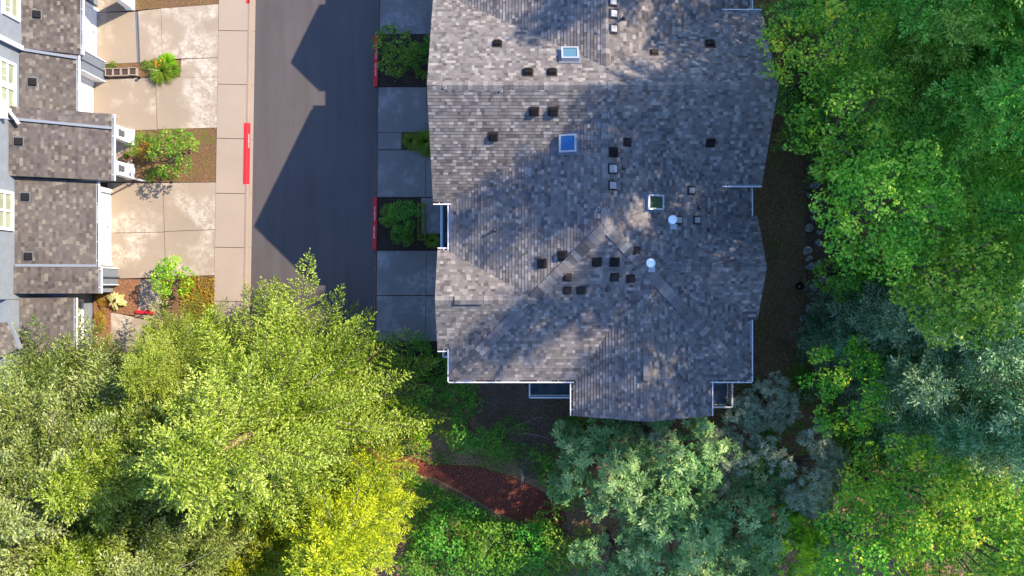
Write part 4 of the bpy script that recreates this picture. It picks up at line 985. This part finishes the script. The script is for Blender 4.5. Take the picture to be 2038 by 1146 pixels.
for k, m, px, py, h, sc, nm, lb, ln in B: plant(K[k], nm, at(px, py, h), lb, 'tree', sc, m=m, group='leafy trees of the woods', h=h, lean=ln)
HM = [(1800, 120, 9, 1.0, 'feathery fir near the top edge right of the gold flecked leafy tree'), (1850, 250, 8.5, 1.0, 'feathery fir with drooping tips above the round bright maple'),
      (1960, 170, 10, 1.1, 'feathery fir near the right edge with long hanging sprays'), (1890, 40, 10, 1.05, 'feathery fir at the top edge left of the corner'), (1990, 480, 9, .9, 'feathery fir at the right edge beside the light green tree'), (2010, 60, 11, 1.0, 'feathery fir in the upper right corner')]
for px, py, h, sc, lb in HM: plant(K['hemlock'], 'fir_tree', at(px, py, h), lb, 'tree', sc, group='feathery firs of the upper woods')
BL = [(1745, 640, 8, .85, 'blue grey conifer nearest the dry brush, left of its row'), (1830, 640, 10, 1.0, 'blue grey conifer in the middle of the row below the light green tree'),
      (1790, 760, 9, 1.0, 'blue grey conifer below the middle of the row'), (1920, 690, 11, 1.1, 'blue grey conifer right of the middle of the row'),
      (2010, 650, 12, 1.2, 'blue grey conifer at the right edge under the light green tree'), (1985, 860, 11, 1.2, 'blue grey conifer with drooping pale limbs at the right edge'),
      (1870, 850, 9, .95, 'blue grey conifer between the row and the gold leafy tree'), (1680, 690, 6, .6, 'smallest blue grey conifer at the lower end of the creek')]
for px, py, h, sc, lb in BL: plant(K['blue_a'], 'blue_fir_tree', at(px, py, h * .75), lb, 'tree', sc, group='blue grey conifers')
G = [('tuft_b', 1492, 838, .85, 'grey leaved tree beside the right deck'), ('tuft_b', 1545, 800, 1.0, 'grey leaved tree next to the brown slope below the roof corner'), ('tuft_a', 1600, 930, 1.15, 'widest grey leaved tree right of the gold flecked shrubs'),
     ('tuft_b', 1475, 905, .95, 'grey leaved tree in the middle of the grey group below the right deck'), ('tuft_a', 1300, 870, .8, 'grey leaved tree under the lowest roof point'), ('tuft_b', 1590, 1010, .95, 'grey leaved tree below the widest grey one'), ('tuft_b', 1420, 980, .9, 'grey leaved tree among the blue green rosette trees')]
for k, px, py, sc, lb in G: plant(K[k], 'grey_leaf_tree', at(px, py, 4.2), lb, 'tree', sc, group='silver grey leafy trees')
Q = [('ros_a', None, 1190, 920, 1.0, 'blue green rosette tree at the left tip of the thicket beside the path'), ('ros_b', None, 1270, 990, 1.1, 'rosette tree with yellow lit leaves in the middle of the thicket'),
     ('ros_a', None, 1370, 900, .95, 'rosette tree just below the lowest roof eave'), ('ros_a', None, 1340, 1060, 1.1, 'rosette tree below the middle of the thicket'),
     ('ros_b', None, 1480, 1040, 1.15, 'rosette tree at the right of the thicket, below the grey trees'), ('ros_a', 'lime', 1580, 1090, .9, 'golden green rosette tree at the bottom right of the thicket'),
     ('ros_b', None, 1230, 1110, 1.0, 'rosette tree at the bottom edge right of the olive bush'), ('ros_a', None, 1440, 1130, 1.0, 'rosette tree at the bottom edge in the middle'),
     ('ros_b', None, 1530, 960, .8, 'rosette tree between the grey trees'), ('ros_b', 'lime', 1390, 960, .55, 'small yellow green rosette tree between grey ones'), ('ros_b', None, 1660, 1120, 1.0, 'rosette tree at the bottom edge beside the leafy maples')]
for k, m, px, py, sc, lb in Q: plant(K[k], 'rosette_tree', at(px, py, 4.3), lb, 'tree', sc, m=m, group='rosette leaved trees of the thicket')
# --- shaded shrubs round the path
SHR = [('bush', None, 850, 862, 1.0, .7, 'lime', 'bright green shrub overhanging the upper side of the path'), ('bush', None, 930, 850, 1.0, .95, None, 'dark green shrub in the middle of the bank above the path'),
       ('bush', None, 1000, 870, .9, .85, None, 'dark green shrub at the right of the bank above the path'), ('bush', None, 850, 800, .9, .9, None, 'dark green shrub above the bright one near the conifer tips'),
       ('bush', None, 920, 790, .8, .8, None, 'dark shrub below the left roof corner'), ('bush', None, 1130, 880, 1.0, 1.15, None, 'dark green bush below the bottom left roof corner beside the thicket'),
       ('bush', None, 1200, 850, .9, .9, None, 'dark bush right under the bottom gable eave'), ('bush', None, 1120, 960, .9, .95, None, 'dark green bush at the right end of the path'),
       ('bush', None, 1120, 1060, 1.2, 1.2, 'bushlime', 'olive green feathery bush at the bottom end of the path'), ('bush', None, 1180, 1130, 1.1, 1.0, 'bushlime', 'olive bush at the bottom edge beside the rosette trees'),
       ('bush', None, 840, 1110, .8, .9, None, 'dark shrub between the yellow cedar and the ground cover'), ('bush', None, 1500, 770, .5, .5, None, 'small green shrub at the lower right roof corner'),
       ('bush', None, 790, 820, .9, .7, None, 'dark shrub under the conifer tips left of the path'), ('bush', None, 1030, 1120, .8, 1.0, None, 'dark shrub in the middle of the bottom edge'),
       ('bush', None, 940, 1120, .8, 1.0, None, 'dark shrub at the bottom edge right of the cedar'), ('bush', None, 1640, 760, 1.0, .8, None, 'dark shrub at the lower end of the creek')]
SHR += [('bush', None, 885, 1050, 1.0, 1.15, None, 'dark shrub in the ground cover just right of the cedar'), ('bush', None, 975, 1075, 1.0, 1.1, None, 'dark shrub in the middle of the ground cover below the path'), ('bush', None, 1060, 1085, 1.0, 1.0, None, 'dark shrub in the ground cover beside the olive bush')]
SHR += [('bush', None, x, y, 1.2, sc, m, lb) for x, y, sc, m, lb in ((1620, 1005, 1.2, None, 'undergrowth shrub between the widest grey tree and the gold leafy trees'), (1655, 860, 1.2, None, 'undergrowth shrub right of the grey leaved trees'), (1700, 930, 1.2, 'bushlime', 'green undergrowth shrub left of the gold leafy tree'),
    (1490, 1100, 1.1, None, 'undergrowth shrub at the bottom edge among the rosette trees'), (1310, 1135, 1.1, None, 'undergrowth shrub at the bottom edge below the rosette trees'), (1900, 940, 1.3, 'bushlime', 'undergrowth shrub right of the gold leafy tree'), (1780, 890, 1.3, None, 'undergrowth shrub above the gold leafy tree'),
    (1960, 770, 1.3, None, 'undergrowth shrub between blue grey conifers at the right edge'), (1730, 560, 1.2, None, 'undergrowth shrub under the edge of the round bright maple'), (1660, 175, 1.2, None, 'undergrowth shrub below the gold flecked tree by the roof'), (1612, 30, 1.0, None, 'undergrowth shrub at the top edge beside the roof corner'),
    (1545, 870, 1.0, None, 'undergrowth shrub under the grey leaved trees by the right deck'), (1600, 760, 1.0, None, 'undergrowth shrub at the foot of the brown strip'), (1740, 830, 1.2, None, 'undergrowth shrub between the yellow speckled tree and blue conifers'), (1850, 1110, 1.2, 'bushlime', 'undergrowth shrub at the bottom edge below the gold leafy tree'), (2000, 980, 1.3, None, 'undergrowth shrub at the right edge above the corner tree'))]
M['bushlime'] = M['shrubleaf']
for k, _, px, py, h, sc, m, lb in SHR: plant(K[k], 'shrub', at(px, py, h), lb, 'shrub', sc, m=m, group='shaded shrubs')
# hedge
def boxhedge(name, x0, y0, x1, y1, h, label, m='darkleaf', seed=5, ls=.07, dens=420):
    rg = np.random.default_rng(seed); cx, cy = (x0 + x1) / 2, (y0 + y1) / 2; e = thing(name, (cx, cy, 0), label, 'hedge'); w, l = abs(x1 - x0), abs(y1 - y0)
    n = int(dens * (w * l + 2 * h * (w + l))); f = rg.uniform(0, 1, n) < (w * l) / (w * l + 2 * h * (w + l))
    P = np.stack([rg.uniform(-w / 2, w / 2, n), rg.uniform(-l / 2, l / 2, n), rg.uniform(.05, h, n)], 1); P[f, 2] = h + rg.uniform(-.08, .03, f.sum())
    sx = rg.uniform(0, 1, n) < l / (w + l); sgn = rg.choice([-1, 1], n); a = ~f & sx; b = ~f & ~sx
    P[a, 0] = sgn[a] * w / 2 * rg.uniform(.9, 1.02, a.sum()); P[b, 1] = sgn[b] * l / 2 * rg.uniform(.95, 1.02, b.sum())
    d = rnd_dirs(n, rg); q = blades(P, d, UP + rg.normal(size=(n, 3)) * .6, ls * rg.uniform(.7, 1.3, n), np.full(n, ls * .6))
    link('foliage', quads_mesh('foliage', q, M[m], .45 + rg.normal(size=n) * .2), e)
    mb = MB(); 
    for i in range(max(2, int(l / .35))): y = -l / 2 + (i + .5) * l / max(2, int(l / .35)); mb.tube((0, y, 0), (R.uniform(-.05, .05), y, h * .8), .03, .015, M['bark'], 6)
    o = mb.build('stem'); o.parent = e
    return e
p, q = W3(834, 478), W3(848, 407); boxhedge('hedge', p.x, p.y, q.x, q.y, .7, 'narrow clipped hedge strip in the bed by the balcony notch', 'shrubleaf', ls=.06)
M['darkred'] = plain('dark_red_cloth', (0.22, 0.008, 0.03), 0.7, noise=0.2)
# ================================================================== BED PLANTS, ROCKS, LITTER, SMALL THINGS
def tuft_kind(m, seed, n, L, W_, spread=.8):
    rg = np.random.default_rng(seed); a = rg.uniform(0, 6.283, n); e = rg.uniform(.15, spread, n); P = np.stack([np.cos(a) * .06, np.sin(a) * .06, np.zeros(n)], 1) * rg.uniform(0, 2, n)[:, None]
    h = np.stack([np.cos(a), np.sin(a), np.zeros(n)], 1); ln = L * rg.uniform(.6, 1.1, n)
    d1 = h * np.sin(e)[:, None] + UP * np.cos(e)[:, None]; M1 = P + d1 * (ln * .55)[:, None]; d2 = unit(h * np.sin(e + .7)[:, None] + UP * np.cos(e + .7)[:, None])
    w = np.stack([-np.sin(a), np.cos(a), np.zeros(n)], 1) * (W_ * rg.uniform(.7, 1.3, n))[:, None]
    T = M1 + d2 * (ln * .55)[:, None]
    q = np.concatenate([np.stack([P - w * .4, P + w * .4, M1 + w * .5, M1 - w * .5], 1), np.stack([M1 - w * .5, M1 + w * .5, T + w * .08, T - w * .08], 1)])
    t = .45 + rg.normal(size=n) * .2
    return quads_mesh('blades', q, M[m], np.concatenate([t, t]))
tuft_me = tuft_kind('shrubleaf', 61, 460, .85, .035, 1.25)
def tuft(px, py, sc, label, m=None, group=None, name='grass_clump', cat='grass clump', flowers=0):
    p = W3(px, py, .3); e = thing(name, (p.x, p.y, .1), label, cat, group, R.uniform(0, 6.28)); e.scale = (sc,) * 3
    me = tuft_me
    if m: me = me.copy(); me.materials.clear(); me.materials.append(M[m])
    link('blades', me, e)
    if flowers:
        for ox, oy, s_, rz in ((.55, .25, .6, 1), (-.5, .2, .55, 2), (.1, .6, .65, 3), (-.25, -.4, .5, 4)):
            b = link('blades', me, e); b.location = (ox, oy, 0); b.scale = (s_,) * 3; b.rotation_euler[2] = rz
        rg = np.random.default_rng(int(px)); C = np.stack([rg.uniform(-.5, .35, flowers), rg.uniform(-.3, .55, flowers), rg.uniform(.5, .7, flowers)], 1)
        for c in C:
            a = np.arange(6) * 1.047; dv = np.stack([np.cos(a), np.sin(a), np.full(6, .35)], 1)
            link('flower', quads_mesh('flower', blades(np.repeat(c[None], 6, 0), dv, UP + dv * .3, np.full(6, .085), np.full(6, .05)), M['flower'], rg.uniform(0, 1, 6)), e)
    return e
def shrub(k, px, py, h, sc, label, m=None, name='shrub', cat='shrub', group=None, hh=None):
    return plant(K[k], name, at(px, py, h), label, cat, sc, m=m, group=group, h=hh)
K['dense'] = leafy_kind(broadleaf, 'shrubleaf', 71, .5, .55, .2, 9, .16, .26, 300, .065, r0=.02)
K['small_tree'] = leafy_kind(broadleaf, 'shrubleaf', 72, 1.15, 1.5, .9, 22, .18, .42, 110, .115, r0=.05)
# left beds
shrub('small_tree', 343, 306, 1.4, 1.1, 'large green shrub in the middle of the sunny brown bed by the white porch')
shrub('dense', 288, 274, .4, .85, 'orange tinged low shrub at the upper left of the sunny bed by the porch', 'shrubleaf')
shrub('dense', 289, 299, .4, .95, 'yellow and orange low shrub beside the porch floor', 'orangeleaf')
shrub('dense', 297, 347, .4, .75, 'small green shrub at the lower left of the sunny bed by the porch')
shrub('dense', 318, 345, .3, .6, 'low shrub at the foot of the large green shrub')
shrub('small_tree', 346, 556, 1.2, .95, 'bright lime green little tree casting a leafy shadow on the walk', 'lime')
for i, (x, y, sc, lb) in enumerate(((198, 592, .5, 'yellow shrub against the townhouse wall, topmost of its row'), (204, 604, .5, 'orange yellow shrub second in the row along the townhouse wall'), (201, 619, .35, 'smallest green shrub in the row along the townhouse wall'), (198, 636, .7, 'yellow green shrub below the smallest one by the townhouse wall'), (196, 655, .5, 'yellow shrub nearest the spruce along the townhouse wall'))):
    shrub('dense', x, y, .35, sc, lb, 'orangeleaf', group='shrubs along the townhouse wall')
shrub('dense', 221.5, 130.5, .3, .55, 'small round green shrub above the concrete planter blocks')
shrub('dense', 287, 129, .2, .45, 'small pale green shrub between the drain channel and the daylily', 'shrubleaf')
tuft(322, 141, .85, 'big daylily clump with orange flowers at the end of the planter blocks', None, None, 'daylily_clump', 'daylily', 7)
tuft(332, 124, .6, 'yellowing daylily clump behind the big green one', 'lime', None, 'daylily_clump', 'daylily')
# hosta
p = W3(232, 598, .25); rg = np.random.default_rng(81); n = 46; e = thing('hosta', (p.x, p.y, .12), 'pale yellow hosta with broad leaves on the red mulch', 'hosta')
a = rg.uniform(0, 6.283, n); rr = rg.uniform(.05, .38, n); P = np.stack([np.cos(a) * rr, np.sin(a) * rr * .8, .42 - rr * .6], 1); d = np.stack([np.cos(a), np.sin(a), -.25 + 0 * a], 1)
link('leaves', quads_mesh('leaves', blades(P, d, UP + d * .4, rg.uniform(.2, .3, n), rg.uniform(.13, .18, n), -.05), M['hosta'], rg.uniform(0, 1, n)), e)
# pot on the porch
p = W3(259, 313); e = thing('flower_pot', (p.x, p.y, .1), 'round terracotta pot with a leafy plant on the porch floor', 'flower pot')
mb = MB(); mb.tube((0, 0, 0), (0, 0, .3), .14, .20, M['terracotta'], 16); mb.tube((0, 0, .3), (0, 0, .35), .225, .225, M['terracotta'], 16); mb.tube((0, 0, .345), (0, 0, .352), .19, .19, M['potsoil'], 16); o = mb.build('pot', e)
c = link('plant', K['dense'].c, e); c.scale = (.34,) * 3; c.location = (-.02, .02, .22)
shrub('dense', 260, 295, .9, .75, 'tall yellow green potted bush behind the terracotta pot on the porch', 'shrubleaf', hh=.8)
# planter blocks
blk = None
for i, (x, y) in enumerate(((218.5, 144.5), (234, 144), (250, 143.5), (265.5, 142.5))):
    p = W3(x, y, .25)
    if i == 0:
        e = thing('planter_block', (p.x, p.y, .11), 'square hollow concrete planter block filled with soil in the row of four', 'planter block', 'planter blocks in a row'); blk = e
        mb = MB(); a, t, h = .19, .035, .26
        for x0, y0, x1, y1 in ((-a, -a, a, -a + t), (-a, a - t, a, a), (-a, -a + t, -a + t, a - t), (a - t, -a + t, a, a - t)): mb.box(x0, y0, 0, x1, y1, h, M['block'])
        mb.build('block', e); mb = MB(); mb.box(-a + t, -a + t, .02, a - t, a - t, .2, M['potsoil']); mb.build('soil', e)
    else:
        e = blk.copy(); COL.objects.link(e); e.location = (p.x, p.y, .11)
        for ch in list(blk.children): c = ch.copy(); COL.objects.link(c); c.parent = e
    e.rotation_euler[2] = R.uniform(-.06, .02)
p0 = W3(199, 141); mb = MB(); mb.bar((p0.x - .1, p0.y + .03, .12), (p0.x + .45, p0.y, .12), .16, .1, M['block']); tag(mb.build('edging_stone'), 'low concrete edging stone at the wall end of the planter blocks', 'edging stone')
p0 = W3(281, 157); mb = MB(); mb.tube((p0.x, p0.y, .12), (p0.x, p0.y, .3), .03, .03, M['vent'], 8); mb.tube((p0.x, p0.y, .3), (p0.x, p0.y, .36), .08, .05, M['vent'], 10); tag(mb.build('path_light'), 'small black path light at the driveway edge below the daylily', 'light')
# red marker at the lower walk
p0 = W3(272, 620, .1); p1 = W3(308, 622, .1); mb = MB(); mb.bar((p0.x, p0.y, .1), (p1.x, p1.y, .1), .14, .14, M['red']); tag(mb.build('red_kerb'), 'short red painted kerb crossing the walk above the spruce', 'kerb')
p0 = W3(291, 618, .6); e = thing('marker_flag', (p0.x, p0.y, .1), 'small dark red marker flag at the short red kerb', 'flag')
mb = MB(); mb.tube((0, 0, 0), (0, 0, .75), .012, .012, M['galv'], 6); mb.build('pole', e); mb = MB(); mb.hexa([(0, -.01, .45), (.2, -.08, .5), (.2, -.06, .5), (0, .01, .45), (0, .01, .65), (.16, .05, .63), (.16, .07, .63), (0, .03, .65)], M['darkred']); mb.build('flag', e)
# right beds
shrub('small_tree', 788, 98, 1.3, 1.05, 'largest light green shrub in the upper shaded bed, leaning over the red kerb', 'shrubleaf')
shrub('small_tree', 822, 108, .9, .6, 'darker green shrub beside the largest one in the upper shaded bed', 'darkleaf')
shrub('dense', 838, 147, .4, .62, 'small round green shrub at the lower corner of the upper shaded bed', 'shrubleaf')
shrub('bush2', 858, 78, 1.0, .42, 'upright shrub under the eave in the upper shaded bed', 'darkleaf')
shrub('bush2', 853, 105, 1.0, .4, 'dark shrub along the wall in the upper shaded bed', 'darkleaf')
shrub('small_tree', 800, 432, 1.1, .75, 'dark green shrub in the middle of the bed with the clipped hedge', 'darkleaf')
shrub('small_tree', 776, 428, .7, .5, 'low spreading shrub by the red kerb in the bed with the clipped hedge', 'shrubleaf')
shrub('small_tree', 800, 468, .7, .5, 'low dark shrub at the lower side of the bed with the clipped hedge', 'darkleaf')
tuft(818, 280, .62, 'grass clump nearest the road in the small bed between driveways', None, 'grass clumps between the driveways')
tuft(847, 281, .8, 'grass clump under the eave in the small bed between driveways', None, 'grass clumps between the driveways')
tuft(861, 478, .5, 'small grass clump by the balcony notch'); tuft(852, 299, .45, 'small grass clump at the driveway edge under the eave')
shrub('bush', 838, 700, .8, .62, 'rounded dark shrub below the last shaded driveway', 'darkleaf'); tuft(880, 703, .4, 'small fern clump by the corner balcony')
p, q = W3(775, 745), W3(893, 712); boxhedge('hedge', p.x + .2, p.y - .2, q.x, q.y, 1.0, 'broad low clipped hedge at the left corner of the building', 'darkleaf', 9, .09, 260)
# boulders along the dry creek
rocks = []
for i in range(5):
    rg = np.random.default_rng(90 + i); mb = MB()
    import bmesh
    bm = bmesh.new(); bmesh.ops.create_icosphere(bm, subdivisions=3, radius=.5)
    sx, sy, sz = rg.uniform(.7, 1.3), rg.uniform(.7, 1.2), rg.uniform(.45, .75); pl = [(rnd_dirs(1, rg)[0], rg.uniform(.28, .42)) for _ in range(9)]
    for v in bm.verts:
        c = np.array(v.co)
        for nrm, dd in pl:
            k = c @ nrm - dd
            if k > 0: c = c - nrm * k * .9
        c += np.array([math.sin(c[1] * 17 + i), math.sin(c[2] * 15), math.sin(c[0] * 19)]) * .012
        v.co = (c[0] * sx, c[1] * sy, c[2] * sz)
    me = bpy.data.meshes.new('boulder'); bm.to_mesh(me); bm.free(); me.materials.append(M['rock']); rocks.append(me)
RK = [(1626, 271, .55), (1630, 290, .45), (1618, 305, .5), (1633, 320, .4), (1632, 342, .75), (1621, 352, .5), (1626, 372, .7), (1612, 384, .4), (1622, 399, .55), (1613, 415, .5), (1611, 432, .5), (1613, 452, .55), (1625, 462, .35), (1622, 485, .6), (1610, 497, .55), (1613, 515, .5), (1628, 520, .4), (1612, 533, .55), (1634, 553, .55), (1612, 559, .5), (1622, 572, .45), (1640, 590, .45), (1636, 604, .65), (1604, 612, .45), (1604, 630, .6), (1611, 641, .55), (1602, 656, .5), (1612, 668, .55), (1600, 682, .6), (1612, 694, .5), (1625, 680, .4), (1608, 705, .45), (1640, 260, .35), (1620, 245, .4)]
for i, (x, y, d) in enumerate(RK):
    p = W3(x + R.uniform(-7, 9), y + R.uniform(-5, 5), .1); o = link('boulder', rocks[i % 5]); o.location = (p.x, p.y, d * .14); o.rotation_euler = (R.uniform(-.2, .2), R.uniform(-.2, .2), R.uniform(0, 6.28)); s_ = d * R.uniform(.6, 1.05); o.scale = (s_, s_ * R.uniform(.8, 1.15), s_)
    tag(o, 'grey boulder in the line along the dry creek', 'boulder', 'boulders along the dry creek')
p0 = W3(1592, 569, .3); mb = MB(); mb.tube((p0.x, p0.y, 0), (p0.x, p0.y, .35), .14, .14, M['vent'], 14); mb.tube((p0.x, p0.y, .35), (p0.x, p0.y, .42), .2, .1, M['vent'], 14); mb.box(p0.x - .09, p0.y - .05, .40, p0.x - .04, p0.y, .44, M['chrome']); tag(mb.build('yard_drain_cap'), 'round black yard drain cap standing beside the boulders', 'drain cap')
# fallen branches
for i, (a, b, r, lb) in enumerate((((1030, 845), (1090, 825), .018, 'long thin fallen branch on the bare bank below the left deck'), ((1040, 862), (1092, 872), .02, 'grey fallen branch at the bottom of the bare bank'), ((1036, 933), (1042, 960), .035, 'short white stick at the right of the path'), ((1625, 632), (1660, 634), .02, 'bare stick lying across the creek bank'), ((1648, 560), (1668, 625), .02, 'long bare stick beside the creek'))):
    p, q = W3(*a, .1), W3(*b, .1); mb = MB(); m_ = p.lerp(q, .5) + Vector((.04, .06, .08)); mb.tube(p, m_, r, r * .8, M['twig'], 6); mb.tube(m_, q, r * .8, r * .4, M['twig'], 6)
    for t in (.3, .55, .75): c = p.lerp(q, t) + Vector((0, 0, .06)); mb.tube(c, c + (q - p).normalized() * .3 + Vector((R.uniform(-.15, .15), R.uniform(-.2, .2), .08)), r * .5, r * .2, M['twig'], 5)
    tag(mb.build('fallen_branch'), lb, 'branch')
# bare twiggy bush by the hedge
rg2 = random.Random(4); p = W3(835, 800, 1.2); mb = MB()
def grow(a, d, l, r, k):
    b = a + d * l; mb.tube(a, b, r, r * .7, M['twig'], 5, False)
    if k:
        for _ in range(3): grow(b, (d + Vector((rg2.uniform(-.8, .8), rg2.uniform(-.8, .8), rg2.uniform(-.2, .4)))).normalized(), l * .72, r * .65, k - 1)
for _ in range(4): grow(Vector((p.x, p.y, 0)), Vector((rg2.uniform(-.5, .5), rg2.uniform(-.5, .5), 1)).normalized(), .55, .02, 3)
tag(mb.build('bare_bush'), 'pale leafless twiggy bush between the hedge and the conifer tips', 'bush')
# ground cover and litter nobody could count
def scatter(name, polys, n, size, m, seed, z=(0, .25), aspect=.6, thr=.0, freq=.9, label=None):
    rg = np.random.default_rng(seed); out = []
    for px in polys:
        P = [W3(x, y).xy for x, y in px]; xs = [q.x for q in P]; ys = [q.y for q in P]; A = abs(sum(P[i].x * P[i - 1].y - P[i - 1].x * P[i].y for i in range(len(P)))) / 2
        k = int(n * A); X = rg.uniform(min(xs), max(xs), k * 2); Y = rg.uniform(min(ys), max(ys), k * 2); ins = np.zeros(len(X), bool)
        for i in range(len(P)):
            a, b = P[i], P[i - 1]; c = (a.y > Y) != (b.y > Y); ins ^= c & (X < (b.x - a.x) * (Y - a.y) / (b.y - a.y + 1e-12) + a.x)
        f = np.sin(X * freq + seed) * np.cos(Y * freq * 1.1 + seed) + .5 * np.sin(X * freq * 2.7 + 1) * np.sin(Y * freq * 2.3 + seed) + rg.normal(size=len(X)) * .25; ins &= f > thr
        out.append(np.stack([X[ins], Y[ins], rg.uniform(z[0], z[1], ins.sum()) * (.4 + .6 * np.clip(f[ins] - thr, 0, 1))], 1))
    P = np.concatenate(out); k = len(P); d = rnd_dirs(k, rg) * np.array([1, 1, .4]); L = size * rg.uniform(.6, 1.4, k)
    o = link(name, quads_mesh(name, blades(P, d, UP + rg.normal(size=(k, 3)) * .45, L, L * aspect), M[m], .45 + rg.normal(size=k) * .22)); tag(o, label, name.replace('_', ' '), kind='stuff'); return o
bank = [(760, 740), (890, 745), (900, 790), (960, 850), (1040, 880), (1100, 905), (1100, 960), (1030, 945), (960, 932), (850, 922), (760, 900)]
low = [(800, 925), (870, 965), (935, 995), (1000, 1030), (1050, 1038), (1120, 1045), (1140, 1160), (820, 1160)]
strip = [(1515, 30), (1600, 60), (1610, 300), (1600, 720), (1520, 800), (1500, 640), (1530, 530), (1500, 400), (1550, 200)]
scatter('ground_cover', [low], 200, .13, 'darkleaf', 3, (.05, .6), thr=-1.3, label='dark green ground cover below the red bark path')
scatter('ground_cover', [bank], 120, .12, 'darkleaf', 4, (.05, .5), thr=-.35, label='green ground cover on the bank above the red bark path')
scatter('moss_patches', [strip], 110, .06, 'darkleaf', 6, (.0, .05), thr=.55, freq=1.4, label='mossy green patches on the brown strip beside the building')
scatter('leaf_litter', [strip, [(1600, 240), (1700, 300), (1690, 480), (1720, 560), (1700, 680), (1620, 740), (1590, 500)]], 95, .075, 'dryleaf', 7, (.01, .04), thr=-.6, label='brown leaf litter on the strip beside the building')
scatter('leaf_litter', [[(900, 755), (1150, 765), (1160, 850), (1090, 960), (1000, 900), (930, 820)]], 60, .07, 'dryleaf', 8, (.01, .04), thr=-.5, label='brown leaf litter under the left deck')
scatter('leaf_litter', [[(770, 890), (960, 925), (1100, 985), (1110, 1050), (960, 1040), (860, 985), (770, 945)]], 60, .06, 'dryleaf', 9, (.015, .04), thr=-.35, label='brown leaf litter along the red bark path')
scatter('bed_cover', [[(268, 259), (432, 258), (431, 361), (268, 361)], [(266, -28), (436, -34), (435, 7), (268, 20)]], 90, .06, 'shrubleaf', 10, (.12, .2), thr=.35, freq=2.2, label='low green cover in the sunny brown beds')
scatter('leaf_litter', [[(268, 259), (432, 258), (431, 361), (268, 361)]], 70, .06, 'dryleaf', 12, (.125, .15), thr=-.3, label='dry leaves on the sunny brown bed by the porch')
scatter('bed_cover', [[(362, 552), (430, 551), (428, 640), (362, 640)]], 320, .09, 'orangeleaf', 11, (.12, .3), thr=-.9, label='orange tinged ground cover beside the sidewalk')
